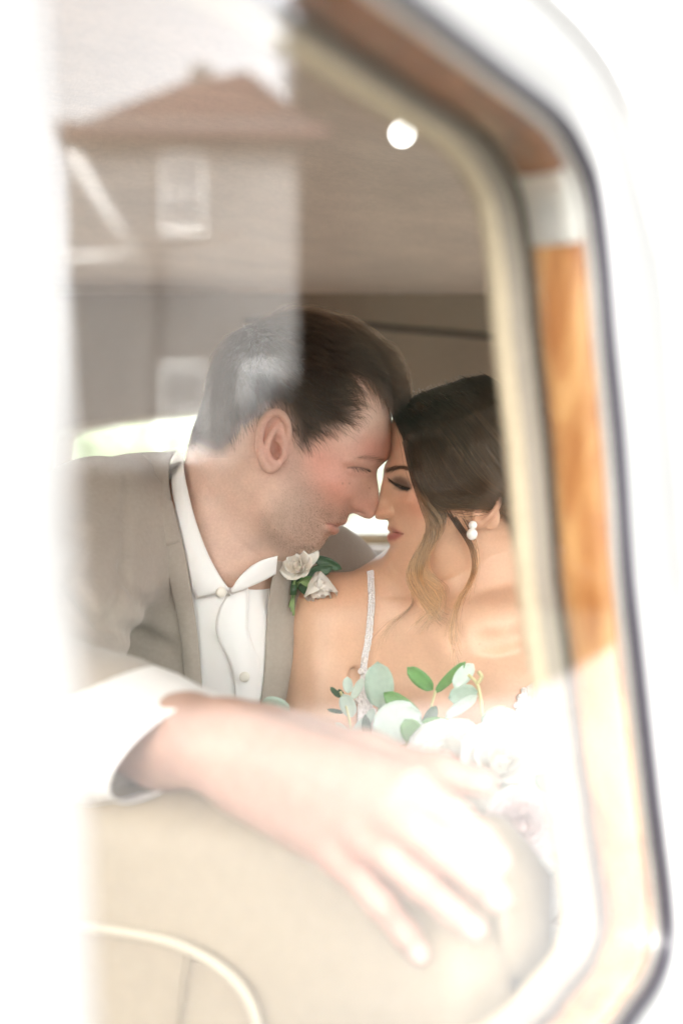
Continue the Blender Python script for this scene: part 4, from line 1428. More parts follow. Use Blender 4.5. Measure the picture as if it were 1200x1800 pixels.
def loft_hair(guides, n, k, off, seed, side=-1, spread=3.0, root_over=False):
    rg = np.random.default_rng(seed)
    A = np.array([catmull(np.array(g, float), k) for g in guides])
    u = rg.uniform(0, len(guides) - 1, n)
    # locks: strands bunch towards nearby centres
    c = np.round((u + .03 * np.sin(u * 43)) * 14) / 14
    u2 = u + (c - u) * .62
    i = np.minimum(u2.astype(int), len(guides) - 2)
    tt = np.linspace(0, 1, k)
    f = (u2 - i)[:, None, None]
    Q = A[i] * (1 - f) + A[i + 1] * f
    ph = rg.uniform(0, 6.28, n)
    lk = np.sin(c * 57.3 + 1.7) * 1.0
    Q = Q + rg.normal(size=(n, 1, 2)) * spread * .5 * np.clip(tt * 4, .1, 1)[None, :, None] + (np.sin(tt[None, :] * 7 + ph[:, None] * .25 + c[:, None] * 40)[..., None] * spread * .6) * np.array([.5, 1.])
    layer = rg.uniform(0, 1, n) ** .7
    o = (off[0] + (off[1] - off[0]) * np.sin(np.clip(tt * 1.6 + .12, 0, 1) * math.pi / 2))[None, :] * (.35 + .65 * layer[:, None]) + lk[:, None] * .0022 * np.sin(tt * math.pi)[None, :]
    o = o + .0105 * np.exp(-((Q[..., 0] - 856) / 34) ** 2 - ((Q[..., 1] - 872) / 26) ** 2)      # over the ear
    W = bri_head.at(Q[..., 0].ravel(), Q[..., 1].ravel(), o.ravel(), side).reshape(n, k, 3)
    if root_over:                       # roots start across the parting
        W[:, 0] = bri_head.at(Q[:, 1, 0], Q[:, 1, 1], o[:, 1] * 0 + .002, -side)
        q0 = Q[:, 0]
        W[:, 1] = np.stack([(q0[:, 0] - 600) * PX * Y0, np.full(n, Y0), H + (900 - q0[:, 1]) * PX * Y0], 1)
    W += rg.normal(size=(n, 1, 3)) * .0004
    return W
H1 = loft_hair(GUIDES, 9000, 24, (.003, .0085), 21, -1, 3.0, True)
H2 = loft_hair(GUIDES, 3500, 16, (.003, .0085), 22, 1)
stray = loft_hair(GUIDES, 240, 24, (.004, .013), 23, -1, 16., True)
nape = loft_hair([[(878, 908), (890, 925), (905, 930), (930, 925), (950, 915)], [(888, 930), (900, 945), (920, 942), (940, 930), (960, 918)], [(900, 955), (912, 970), (930, 960), (950, 940), (968, 922)], [(912, 985), (925, 995), (945, 975), (960, 945), (975, 925)]], 2600, 24, (.001, .004), 24)
nape2 = loft_hair([[(878, 908), (890, 925), (905, 930), (930, 925), (950, 915)], [(900, 955), (912, 970), (930, 960), (950, 940), (968, 922)], [(912, 985), (925, 995), (945, 975), (960, 945), (975, 925)]], 1500, 24, (.001, .004), 25, 1)
# knot low at the back of the head
rgk = np.random.default_rng(31)
nk = 4200
kc = P(975, 905, Y0)
th = rgk.uniform(0, 2 * math.pi, nk)[:, None] + np.linspace(0, 3.6, 24)[None, :]
rr_ = (.018 + .010 * np.sqrt(rgk.uniform(0, 1, nk)))[:, None] + .004 * np.sin(th * 1.5)
tub = rgk.uniform(0, 2 * math.pi, nk)[:, None] + np.linspace(0, 1.5, 24)[None]
knot = kc + np.stack([.014 * np.cos(tub) + .006, rr_ * np.cos(th) * 1.25 + .004 * np.sin(tub), rr_ * np.sin(th)], -1)
hair_obj('hair', np.concatenate([H1, stray, nape, nape2, knot]), .00013, .00009, bri_hair_m, bride)
brown_m = hair_mat('brown strands', (.012, .007, .005), (.15, .083, .045), pos=.85, rough=.25, vary=(.5, 1.7))
HL = loft_hair(GUIDES[:6], 420, 24, (.0075, .0098), 26, -1, 5.0, True)
hair_obj('hair', HL, .00019, .00010, brown_m, bride)
hair_obj('hair', H2, .00013, .00009, bri_hair_m, bride)

def tendril(guide, n, seed, w=(.0012, .006), curl=0., turns=2., k=34, taper=.6):
    """guide: (px, py, y) control points; loose lock of n hairs"""
    rg = np.random.default_rng(seed)
    G = catmull(np.array([P(*g) for g in guide]), k)
    t = np.linspace(0, 1, k)
    wid = np.interp(t, [0, .25, .7, 1], [w[0], w[1], w[1] * .8, w[1] * taper])
    a0 = rg.uniform(0, 2 * math.pi, n)
    rr = np.sqrt(rg.uniform(0, 1, n))
    clump = np.round(a0 * 1.1) / 1.1
    a = (a0 * .4 + clump * .6)[:, None] + turns * 2 * math.pi * t[None]
    D = np.stack([np.cos(a), .5 * np.sin(a), .3 * np.sin(a + .6)], -1) * (wid[None] * rr[:, None])[..., None]
    cut = rg.uniform(.72, 1.0, n)
    idx = t[None] * cut[:, None] * (k - 1)
    i = np.minimum(idx.astype(int), k - 2)
    f = (idx - i)[..., None]
    base = G[i] * (1 - f) + G[i + 1] * f
    out = base + D + rg.normal(size=(n, 1, 3)) * .0003
    out += (rg.normal(size=(n, 1, 3)) * .004) * (t[None, :, None] ** 4)
    return out
T_ = [tendril([(716, 775, 1.352), (735, 840, 1.342), (752, 880, 1.335), (764, 910, 1.332), (763, 935, 1.331), (748, 962, 1.330), (733, 990, 1.330), (729, 1015, 1.332), (741, 1045, 1.336), (758, 1065, 1.340), (768, 1082, 1.344), (778, 1088, 1.345)], 330, 41, (.005, .0100), turns=.8, taper=.5),
      tendril([(735, 820, 1.345), (757, 885, 1.336), (770, 905, 1.333), (762, 935, 1.331), (745, 970, 1.331), (742, 1000, 1.333), (757, 1020, 1.336), (770, 1040, 1.340), (766, 1066, 1.343), (748, 1085, 1.346), (730, 1105, 1.350)], 230, 42, (.004, .0085), turns=1.1, taper=.6),
      tendril([(775, 875, 1.338), (800, 915, 1.335), (820, 945, 1.336), (831, 970, 1.338), (833, 1000, 1.340), (822, 1030, 1.344), (806, 1058, 1.348), (797, 1090, 1.352), (795, 1120, 1.355), (801, 1148, 1.358), (806, 1165, 1.358)], 100, 43, (.0035, .0028), turns=.5, taper=.5),
      tendril([(785, 872, 1.338), (812, 905, 1.336), (830, 945, 1.338), (838, 985, 1.341), (828, 1025, 1.345), (815, 1050, 1.348), (808, 1075, 1.350)], 22, 45, (.003, .0035), turns=.5)]
hair_obj('curl', np.concatenate(T_), .00017, .00009, lock_m, bride)
T2 = [tendril([(700, 1000, 1.395), (722, 1015, 1.378), (725, 1040, 1.374), (724, 1062, 1.372), (706, 1082, 1.372), (686, 1098, 1.373), (668, 1125, 1.370), (662, 1150, 1.368)], 46, 44, (.002, .0016), turns=.3, taper=.5)]
hair_obj('curl', np.concatenate(T2), .00006, .00004, hair_mat('brown curl', (.05, .028, .015), (.16, .095, .05)), bride)

# baby hairs along the temple and behind the ear
strands(bri_head, [[(758, 880), (770, 900), (776, 925)], [(780, 884), (796, 905), (806, 935)], [(800, 884), (818, 902), (828, 925)], [(822, 882), (836, 892), (842, 905)]], 70, bri_hair_m, 'hair', bride, r=(.00007, .00003), k=7, off=(.001, .003), jit=.0012, seed=91)
strands(bri_head, [[(882, 905), (884, 930), (888, 955)], [(895, 930), (896, 955), (900, 980)], [(908, 960), (906, 985), (912, 1010)]], 120, bri_hair_m, 'hair', bride, r=(.00007, .00003), k=7, off=(.0005, .003), jit=.0016, seed=92)
# ---------------------------------------------------------------- clothes
def patch(name, A, B, fn, off, thick, m, parent, nu=30, nv=9, y0=1.0, y1=1.75, bulge=0., smooth_y=True):
    """cloth between two picture lines, laid on a clay surface"""
    A, B = catmull(np.array(A, float), nu), catmull(np.array(B, float), nu)
    v = np.linspace(0, 1, nv)[None, :, None]
    Q = A[:, None] * (1 - v) + B[:, None] * v
    y = project(Q[..., 0], Q[..., 1], fn, y0, y1).reshape(nu, nv)
    if smooth_y:
        for _ in range(2):
            yp = np.pad(y, 1, mode='edge')
            y = np.minimum(y, (yp[1:-1, 1:-1] * 2 + yp[:-2, 1:-1] + yp[2:, 1:-1] + yp[1:-1, :-2] + yp[1:-1, 2:]) / 6)
    y = y - off - bulge * np.sin(np.linspace(0, math.pi, nv))[None, :]
    G = np.stack([(Q[..., 0] - 600) * PX * y, y, H + (900 - Q[..., 1]) * PX * y], -1)
    o = MB().slab(G, np.array([0, thick, 0])).build(name, m)
    return part(o, parent)

suit_m = mat('tan suit cloth', (.385, .33, .28), rough=.92, sheen=.3, noise=((260, .06), (8, .04)), bump=((900, .35, .0006, 'weave'), (40, .12, .003)))
shirt_m = mat('white shirt cotton', (.86, .84, .82), rough=.85, sheen=.1, sss=.05, bump=((1400, .2, .0004, 'weave'), (30, .12, .003)))
button_m = mat('ivory button', (.76, .72, .64), rough=.3)

def torso(cl, g):
    cl.cone(MAN_T['rs'], P(340, 1020, 1.46), .058 + g, .075 + g, .04)
    cl.cone(MAN_T['ls'], P(370, 1020, 1.50), .058 + g, .075 + g, .04)
    cl.cone(P(372, 1000, 1.425), P(350, 1130, 1.47), .066 + g, .10 + g, .03)
    cl.ell(MAN_T['ch'], (.175 + g, .105 + g, .23 + g), np.array([[.92, .38, 0], [-.38, .92, 0], [0, 0, 1.]]), .05)
    return cl
sh = torso(Clay(), .006)
sh.cone(P(402, 1100, 1.394), P(395, 1200, 1.41), .038, .046, .03)
def shirt_f(x, y, z):
    return sh.value(x, y, z)
# shirt body: only what shows in the opening, plus a margin
OPEN = np.array([(322, 770), (296, 800), (297, 850), (306, 905), (318, 960), (330, 1020), (342, 1090), (350, 1160), (356, 1240), (362, 1420), (430, 1420), (446, 1300), (456, 1240), (463, 1180),
                 (467, 1110), (472, 1050), (480, 1010), (489, 985), (470, 930), (400, 770)], float)
def prism(poly, y0, y1):
    cx, cy = poly.mean(0)
    R = np.abs(poly - poly.mean(0)).max() * PX * 1.5
    def fn(x, y, z):
        q = np.stack([600 + x / (PX * y), 900 - (z - H) / (PX * y)], -1)
        d = poly_dist(q.reshape(-1, 2), poly).reshape(x.shape) * PX * 1.4
        return np.maximum(d, np.maximum(y0 - y, y - y1))
    return fn, P(cx, cy, (y0 + y1) / 2), R + .1
cl = torso(Clay(), .006)
cl.cone(P(402, 1100, 1.394), P(395, 1200, 1.41), .038, .046, .03)
cl.fun(lambda x, y, z: man_head.sdf(x, y, z) - .004, man_head.cen, man_head.reach, .002, 'sub')
cl.cone(P(425, 830, 1.405), P(392, 960, 1.420), .056, .058, .006, 'sub')
xs, ys, zs = axis((-.36, .004), .10), axis((1.28, .0035), 1.66), axis((.88, .004), 1.36)
V, F = cl.mesh(xs, ys, zs)
part(mesh_np('shirt', V, F, shirt_m), groom)

jc = torso(Clay(), .015)
jc.cone(MAN_T['rs'], ELB, .072, .060, .025)
jc.cone(ELB, P(205, 1276, 1.045), .060, .052, .025)
jc.cone(MAN_T['ls'], P(640, 1290, 1.66), .066, .056, .03)
jc.ell(P(265, 850, 1.44), (.07, .05, .030), None, .03)
def jacket_f(x, y, z):
    return jc.value(x, y, z)
arm = catmull([P(226, 838, 1.34), P(222, 900, 1.31), P(221, 980, 1.30), P(209, 1060, 1.31), P(194, 1108, 1.33)], 14)
ya = project(600 + arm[:, 0] / (PX * arm[:, 1]), 900 - (arm[:, 2] - H) / (PX * arm[:, 1]), jacket_f)
arm = np.array([P(600 + a[0] / (PX * a[1]), 900 - (a[2] - H) / (PX * a[1]), y) for a, y in zip(arm, ya)])
jc.chain(arm + np.array([0, -.001, 0]), np.interp(np.linspace(0, 1, 14), [0, .5, 1], [.0010, .0020, .006]), .007, 'sub')
# drag folds from the raised arm
for f0, f1, r in (((190, 1105), (120, 1010), .005), ((205, 1100), (300, 1140), .0035), ((150, 930), (110, 1030), .004), ((215, 1000), (262, 1075), .0022)):
    q = np.linspace(0, 1, 8)[:, None] * (np.array(f1) - np.array(f0)) + np.array(f0)
    yq = project(q[:, 0], q[:, 1], jacket_f)
    jc.chain([P(a[0], a[1], y - .001) for a, y in zip(q, yq)], np.interp(np.linspace(0, 1, 8), [0, .3, 1], [r * .6, r, r * .2]), .012, 'sub')
fn, c_, R_p = prism(OPEN, 1.0, 1.50)
jc.fun(fn, c_, R_p, .003, 'sub')
jc.cone(P(425, 830, 1.405), P(372, 1000, 1.43), .064, .072, .004, 'sub')
xs = axis((-.47, .0042), (-.28, .0026), (.03, .0042), .14)
ys = axis((.96, .0045), (1.24, .003), (1.46, .0045), 1.76)
zs = axis((.88, .0042), (1.13, .0028), (1.40, .0042), 1.44)
V, F = jc.mesh(xs, ys, zs)
V = relax(V, F, 2, .5)
jacket = part(mesh_np('jacket', V, F, suit_m), groom)
jfull = torso(Clay(), .015)
jfull.ell(P(265, 850, 1.44), (.07, .05, .030), None, .03)
jf = lambda x, y, z: jfull.value(x, y, z)
patch('lapel', [(300, 872), (313, 920), (327, 980), (336, 1040), (344, 1090), (351, 1150), (356, 1220), (361, 1300), (364, 1400)],
      [(284, 962), (289, 980), (293, 1003), (301, 1040), (311, 1080), (318, 1130), (324, 1186), (334, 1290), (340, 1400)], jf, .0055, .003, suit_m, groom, 34, 9, bulge=.002)
patch('jacket_collar', [(312, 790), (299, 812), (297, 845), (300, 875), (309, 915), (318, 952)], [(250, 800), (266, 815), (274, 838), (277, 870), (283, 915), (288, 962)], jf, .007, .003, suit_m, groom, 24, 9, bulge=.003)
patch('lapel', [(488, 984), (481, 1006), (473, 1046), (468, 1100), (464, 1180), (457, 1240), (447, 1300), (432, 1400)],
      [(535, 968), (546, 1000), (548, 1050), (540, 1100), (530, 1160), (516, 1240), (505, 1300), (480, 1400)], jf, .0055, .003, suit_m, groom, 34, 12, bulge=.002)
# shirt collar, band and placket
nk_ = torso(Clay(), .008)
nk_.cone(P(425, 830, 1.405), P(372, 1000, 1.425), .058, .066, .03)
nk_.cone(P(462, 905, 1.40), P(408, 1025, 1.392), .042, .035, .03)
nf = lambda x, y, z: nk_.value(x, y, z)
patch('collar', [(322, 796), (324, 830), (333, 875), (347, 925), (366, 975), (386, 1012), (403, 1036)], [(302, 800), (301, 848), (309, 900), (320, 955), (330, 1003), (340, 1040), (345, 1052)], nf, .006, .0022, shirt_m, groom, 30, 9, bulge=.003)
patch('collar', [(405, 1038), (422, 1013), (443, 994), (465, 983), (488, 977)], [(409, 1042), (428, 1036), (448, 1028), (467, 1019), (485, 1009)], nf, .005, .0022, shirt_m, groom, 24, 8, bulge=.0012)
patch('collar_band', [(384, 1014), (396, 1034), (404, 1046)], [(404, 1036), (402, 1040), (408, 1046)], nf, .003, .002, shirt_m, groom, 10, 4)
patch('placket', [(398, 1046), (384, 1074), (379, 1104), (388, 1134), (402, 1162), (411, 1200), (414, 1250), (414, 1400)], [(436, 1030), (437, 1070), (436, 1104), (446, 1136), (456, 1166), (456, 1200), (450, 1250), (436, 1400)], shirt_f, .0024, .001, shirt_m, groom, 34, 9, bulge=.0012)
for bx, by in ((389, 1041), (430, 1190)):
    y = float(project([bx], [by], nf if by < 1100 else shirt_f)[0]) - .0105
    o = MB().sphere(P(bx, by, y), (.0052, .0014, .0052), 16, 6).build('button', button_m)
    part(o, groom)
# shirt cuff
def oring(c, e1, e2, n=40):
    a = np.linspace(0, 2 * math.pi, n, endpoint=False)[:, None]
    return c + np.cos(a) * e1 + np.sin(a) * e2
c1, c0 = P(306, 1316, .968), P(178, 1282, 1.055)
e1 = (P(398, 1224, .975) - P(214, 1414, .955)) / 2
e2 = np.array([-.021, -.043, .012])
f1 = np.array([.006, .01, .054])
f2 = np.array([-.046, -.036, .0])
rows = [oring(c0, f1, f2), oring(c0 * .6 + c1 * .4, (f1 * .5 + e1 * .5) * 1.06, (f2 * .5 + e2 * .5) * 1.10), oring(c0 * .15 + c1 * .85, e1 * 1.0, e2 * 1.02), oring(c1, e1, e2), oring(c1 + (c1 - c0) * .01, e1 * .985, e2 * .985), oring(c1, e1 * .965, e2 * .965), oring(c0 * .6 + c1 * .4, (f1 * .5 + e1 * .5) * 1.03, (f2 * .5 + e2 * .5) * 1.06), oring(c0, f1 * .9, f2 * .9)]
part(MB().grid(np.array(rows), close_v=True).build('cuff', shirt_m), groom)

# ---- bride: beaded strap and lace bodice
lace_m = mat('ivory lace', (.74, .68, .65), rough=.6, noise=((160, .10), (500, .14)), bump=((240, .9, .0025, 'cell'), (700, .5, .0012)))
bead_m = mat('clear beads', (.82, .79, .80), rough=.12, spec=.8, noise=(900, .1))
bf = lambda x, y, z: bc.value(x, y, z)
SL = catmull(np.array([(651, 1004), (652, 1030), (653, 1060), (650, 1095), (647, 1125), (642, 1150), (639, 1172), (641, 1195)], float), 60)
sy = project(SL[:, 0], SL[:, 1], bf, 1.2, 1.6)
S3 = np.array([P(a, b, y - .0018) for (a, b), y in zip(SL, sy)])
w_ = np.array([.0034, 0, 0])
strap = part(MB().slab(np.stack([S3 - w_, S3 + w_], 1), np.array([0, .002, 0])).build('strap', lace_m), bride)
bm_ = MB()
rgb = np.random.default_rng(8)
S9 = resample(S3, 74)
for i, q in enumerate(S9):
    for u in (-.0022, .0, .0022):
        bm_.sphere(q + np.array([u + rgb.normal() * .0003, -.0008, rgb.normal() * .0006]), .0010 + .0003 * rgb.random(), 6, 4)
bo = bm_.build('beads', bead_m)
bo['kind'] = 'stuff'
part(bo, bride)
def bodice(A, B, nu=40, nv=26):
    A, B = catmull(np.array(A, float), nu), catmull(np.array(B, float), nu)
    v = np.linspace(0, 1, nv)[None, :, None]
    Q = A[:, None] * (1 - v) + B[:, None] * v
    y = project(Q[..., 0], Q[..., 1], bf, 1.15, 1.65).reshape(nu, nv)
    rg2 = np.random.default_rng(4)
    y = y - .0035 - .0012 * np.sin(Q[..., 0] * .9) * np.sin(Q[..., 1] * .8)
    G = np.stack([(Q[..., 0] - 600) * PX * y, y, H + (900 - Q[..., 1]) * PX * y], -1)
    return MB().slab(G, np.array([0, .002, 0])).build('bodice', lace_m)
part(bodice([(638, 1165), (632, 1195), (629, 1230), (626, 1290), (615, 1400), (600, 1600)], [(643, 1166), (650, 1200), (655, 1240), (665, 1290), (740, 1380), (800, 1600)]), bride)
part(bodice([(660, 1290), (640, 1400), (620, 1500), (610, 1600)], [(905, 1300), (920, 1400), (930, 1500), (930, 1600)]), bride)
part(bodice([(922, 1210), (908, 1232), (903, 1262), (893, 1300), (880, 1400)], [(980, 1170), (1000, 1200), (1010, 1260), (1015, 1300), (1010, 1400)]), bride)
sc_ = MB()
for a, b in [(640, 1160), (634, 1180), (631, 1205), (628, 1232), (650, 1195), (652, 1222), (656, 1250), (920, 1214), (912, 1226), (907, 1240), (903, 1258), (899, 1278), (893, 1298)]:
    y = float(project([a], [b], bf, 1.15, 1.65)[0])
    sc_.sphere(P(a, b, y - .0035), (.0030, .0012, .0034), 8, 5)
o = part(sc_.build('lace_edge', lace_m), bride)
o['kind'] = 'stuff'
# pearl earrings
pearl_m = mat('pearl', (.84, .81, .77), rough=.16, spec=.6, coat=.6, sss=.2, sss_r=(.004,))
for sd in (-1, 1):
    q1, q2 = hp(bri_head, 830.5, 923, 76, sd), hp(bri_head, 829, 939, 76, sd)
    o = part(MB().sphere(q1, .0041, 20, 14).build('earring', pearl_m), bride)
    o2 = MB().sphere(q2, (.0052, .0052, .0056), 20, 14).build('pearl_drop', pearl_m)
    o2.parent = o
# ---------------------------------------------------------------- the place: what the pane mirrors and what the rear window shows
def mirror(p):
    """point seen in the pane -> where the thing really stands"""
    p = np.asarray(p, float)
    q = np.array(p)
    d = p[..., 0] * BX[0] + p[..., 1] * BX[1] - (B0 + .003)
    q[..., 0] = p[..., 0] - 2 * d * BX[0]
    q[..., 1] = p[..., 1] - 2 * d * BX[1]
    return q
drive_m = mat('pale gravel drive', (.27, .266, .26), rough=.95, noise=((1.2, .06), (40, .12)), bump=(60, .5, .01))
lawn_m = mat('lawn', (.020, .027, .013), rough=1., noise=((.8, .2), (30, .35)), bump=(40, .8, .04))
g = MB().grid(np.array([[(x, y, 0) for y in (-500, -60, -20, 0, 20, 60, 500)] for x in (-500, -60, -20, 0, 20, 60, 500)])).build('ground', drive_m, smooth=False)
tag(g, kind='structure')
lv = [(-9, 10.2), (-.4, 9.3), (1.25, 9.85), (3.0, 14.8), (7, 26), (30, 60), (-30, 80), (-30, 12)]
lawn = MB().add([(*mirror((x, y, 0))[:2], .012) for x, y in lv], [tuple(range(len(lv)))]).build('lawn', lawn_m, smooth=False)
tag(lawn, kind='structure')

# house across the drive
HD = 24.
def hv(px, py, dy=0.):
    """picture spot in the mirror image of the house front -> real point"""
    return mirror(np.array([(px - 600) * PX * HD, HD + dy, H + (900 - py) * PX * HD]))
stucco_m = mat('pale stucco', (.20, .197, .19), rough=.95, noise=((2, .06), (30, .08)), bump=(40, .5, .01))
tile_m = mat('brown roof tile', (.085, .036, .026), rough=.85, noise=((3, .25), (20, .2)))
fascia_m = mat('red brown fascia', (.10, .03, .022), rough=.6)
white_m = mat('white joinery', (.78, .78, .76), rough=.5)
pane2_m = mat('dark window pane', (.06, .065, .07), rough=.06)
house = empty('house', mirror((-2.5, HD + 3, 0)))
tag(house, 'pale stucco house with brown hipped roof mirrored in the car window', 'house')
def hbox(px0, py0, px1, py1, d0, d1, name, m, parent=None):
    V = [hv(px, py, d) for d in (d0, d1) for px, py in ((px0, py0), (px1, py0), (px1, py1), (px0, py1))]
    o = MB().add(V, [(0, 1, 2, 3), (7, 6, 5, 4), (0, 4, 5, 1), (1, 5, 6, 2), (2, 6, 7, 3), (3, 7, 4, 0)]).build(name, m, smooth=False)
    if parent is None:
        part(o, house)
    else:
        o.parent = parent
    return o
gy = 900 + H / (PX * HD)
wall_o = hbox(118, 246, 522, gy, 0, 6, 'wall', stucco_m)
hbox(96, 236, 578, 249, -.55, 6.5, 'fascia', fascia_m)
hbox(96, 229, 540, 235, -.60, -.48, 'gutter', stucco_m)
def rp_(px, py, d, back=0.):
    """roof corner that shows at a pixel when d behind the front; back = how much farther the far twin stands"""
    y = HD + d
    return mirror(np.array([(px - 600) * PX * y, y + back, H + (900 - py) * PX * y]))
rv = [rp_(92, 236, -.6), rp_(582, 240, -.6), rp_(582, 240, -.6, 7.2), rp_(92, 236, -.6, 7.2), rp_(320, 148, 2.6), rp_(432, 124, 2.6), rp_(432, 124, 2.6, .8), rp_(320, 148, 2.6, .8)]
roof_o = MB().add(rv, [(0, 1, 5, 4), (1, 2, 6, 5), (2, 3, 7, 6), (3, 0, 4, 7), (4, 5, 6, 7), (0, 3, 2, 1)]).build('roof', tile_m, smooth=False)
part(roof_o, house)
for r_i in range(9):                                        # courses of tiles
    f = (r_i + .5) / 9
    a_, b_ = np.array(rv[0]) * (1 - f) + np.array(rv[4]) * f, np.array(rv[1]) * (1 - f) + np.array(rv[5]) * f
    o = MB().tube([a_ + (0, 0, .02), b_ + (0, 0, .02)], .05, 5).build('tile_course', tile_m)
    o.parent = roof_o
o = MB().box(rp_(352, 142, 2.9), (.34, .34, .5)).build('chimney', stucco_m, smooth=False)
o.parent = roof_o
def hwin(px0, py0, px1, py1):
    fr = hbox(px0, py0, px1, py1, -.05, .02, 'window', white_m)
    mx = (px0 + px1) / 2
    my = (py0 + py1) / 2
    for a in ((px0 + 7, mx - 3), (mx + 3, px1 - 7)):
        for b in ((py0 + 7, my - 3), (my + 3, py1 - 7)):
            hbox(a[0], b[0], a[1], b[1], -.07, -.045, 'pane', pane2_m, fr)
    hbox(px0 - 5, py1, px1 + 5, py1 + 6, -.14, .0, 'sill', white_m, fr)
hwin(286, 270, 358, 408)
hwin(286, 640, 358, 800)
hwin(430, 640, 492, 800)
hbox(258, 250, 276, gy, -.10, .0, 'pilaster', stucco_m)
sr = MB().tube([hv(150, 300, -1.2), hv(262, 474, -1.2)], .10, 8)
part(sr.build('stair_rail', white_m), house)
part(MB().tube([hv(120, 474, -1.2), hv(262, 474, -1.2)], .06, 8).build('balcony_rail', white_m), house)

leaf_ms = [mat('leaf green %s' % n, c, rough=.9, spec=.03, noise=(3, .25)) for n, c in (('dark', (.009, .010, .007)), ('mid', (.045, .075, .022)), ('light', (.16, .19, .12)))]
bark_m = mat('bark', (.11, .085, .06), rough=1., noise=(8, .25), bump=(20, .8, .03))
def tree(x, y, h, r, label, seed, n=2600, mi=0, trunk=.35):
    rg = np.random.default_rng(seed)
    root = empty('tree', (x, y, 0))
    tag(root, label, 'tree', 'trees around the drive')
    tr = MB()
    tr.tube([(x, y, -.1), (x + .1, y, h * .3), (x - .05, y + .1, h * .6), (x, y, h * .85)], [.035 * h, .028 * h, .016 * h, .005 * h], 8)
    for k in range(7):
        a = k * 2.4
        z0 = h * (.3 + .07 * k)
        tr.tube([(x, y, z0), (x + .5 * r * math.cos(a), y + .5 * r * math.sin(a), z0 + .12 * h), (x + .8 * r * math.cos(a), y + .8 * r * math.sin(a), z0 + .16 * h)], [.012 * h, .007 * h, .003 * h], 5)
    part(tr.build('trunk', bark_m), root)
    cl = rg.normal(size=(60, 3))
    cl /= np.linalg.norm(cl, axis=1)[:, None]
    cl *= rg.uniform(.1, 1, (60, 1)) ** .5
    cc = np.array([x, y, h * (trunk + (1 - trunk) / 2)])
    rad = np.array([r, r, h * (1 - trunk) / 2])
    c = cc + cl * rad * .85
    w = rg.integers(0, 60, n)
    p = c[w] + rg.normal(size=(n, 3)) * r * .17
    s = (.03 * r + .035) * rg.uniform(.6, 1.5, n)
    u = rg.normal(size=(n, 3))
    u /= np.linalg.norm(u, axis=1)[:, None]
    v = np.cross(u, rg.normal(size=(n, 3)))
    v /= np.linalg.norm(v, axis=1)[:, None]
    V = np.stack([p - u * s[:, None], p + v * s[:, None] * .55, p + u * s[:, None], p - v * s[:, None] * .55], 1).reshape(-1, 3)
    F = np.arange(4 * n).reshape(n, 4)
    o = mesh_np('crown', V, F, leaf_ms[mi], None, False)
    part(o, root)
    if trunk < .1:
        part(MB().sphere(cc, rad * .86, 14, 10).build('inner_crown', leaf_ms[mi]), root)
    return root
def leafy(name, lab, cat, pts, rad, n, seed, mi=0, group=None, leaf_s=.09):
    rg = np.random.default_rng(seed)
    pts = np.asarray(pts, float)
    root = empty(name, (pts[0, 0], pts[0, 1], 0))
    tag(root, lab, cat, group)
    core = MB()
    for q, r in zip(pts, rad):
        core.sphere(q, r * .80, 10, 7)
    o = core.build('branches', leaf_ms[0])
    o['kind'] = 'stuff'
    part(o, root)
    i = rg.integers(0, len(pts), n)
    u = rg.normal(size=(n, 3))
    u /= np.linalg.norm(u, axis=1)[:, None]
    p = pts[i] + u * (np.asarray(rad)[i] * rg.uniform(.78, 1.06, n)[:, None].T).T
    s = leaf_s * rg.uniform(.6, 1.4, n)
    a = rg.normal(size=(n, 3))
    a /= np.linalg.norm(a, axis=1)[:, None]
    b = np.cross(a, rg.normal(size=(n, 3)))
    b /= np.linalg.norm(b, axis=1)[:, None]
    V = np.stack([p - a * s[:, None], p + b * s[:, None] * .6, p + a * s[:, None], p - b * s[:, None] * .6], 1).reshape(-1, 3)
    o = mesh_np('foliage', V, np.arange(4 * n).reshape(n, 4), leaf_ms[mi], None, False)
    o['kind'] = 'stuff'
    part(o, root)
    return root
# dark trees beside the house (they fill the clear half of the pane)
DARK = ['dark tree %s, mirrored in the window' % w for w in (
    'rising behind the right end of the house roof',
    'far behind the roof ridge of the house',
    'farthest back, just showing over the house',
    'second along from the house, set back in the row',
    'in the front row nearest the house',
    'third along the front row from the house',
    'fourth along the front row from the house',
    'of the back row nearest the house',
    'in the middle of the back row',
    'at the far end of the back row',
    'last in the front row, behind the wood trim',
    'of the third row nearest the house',
    'of the third row farthest from the house',
)]
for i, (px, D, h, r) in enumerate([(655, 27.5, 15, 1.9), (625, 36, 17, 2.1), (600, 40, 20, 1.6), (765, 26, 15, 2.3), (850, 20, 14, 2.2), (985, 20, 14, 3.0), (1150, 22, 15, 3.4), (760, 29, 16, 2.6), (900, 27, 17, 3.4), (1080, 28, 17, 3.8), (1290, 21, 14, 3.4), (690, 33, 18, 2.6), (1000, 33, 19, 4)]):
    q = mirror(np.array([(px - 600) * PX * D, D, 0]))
    tree(q[0], q[1], h, r, DARK[i], 100 + i, 12000, 0, .0)
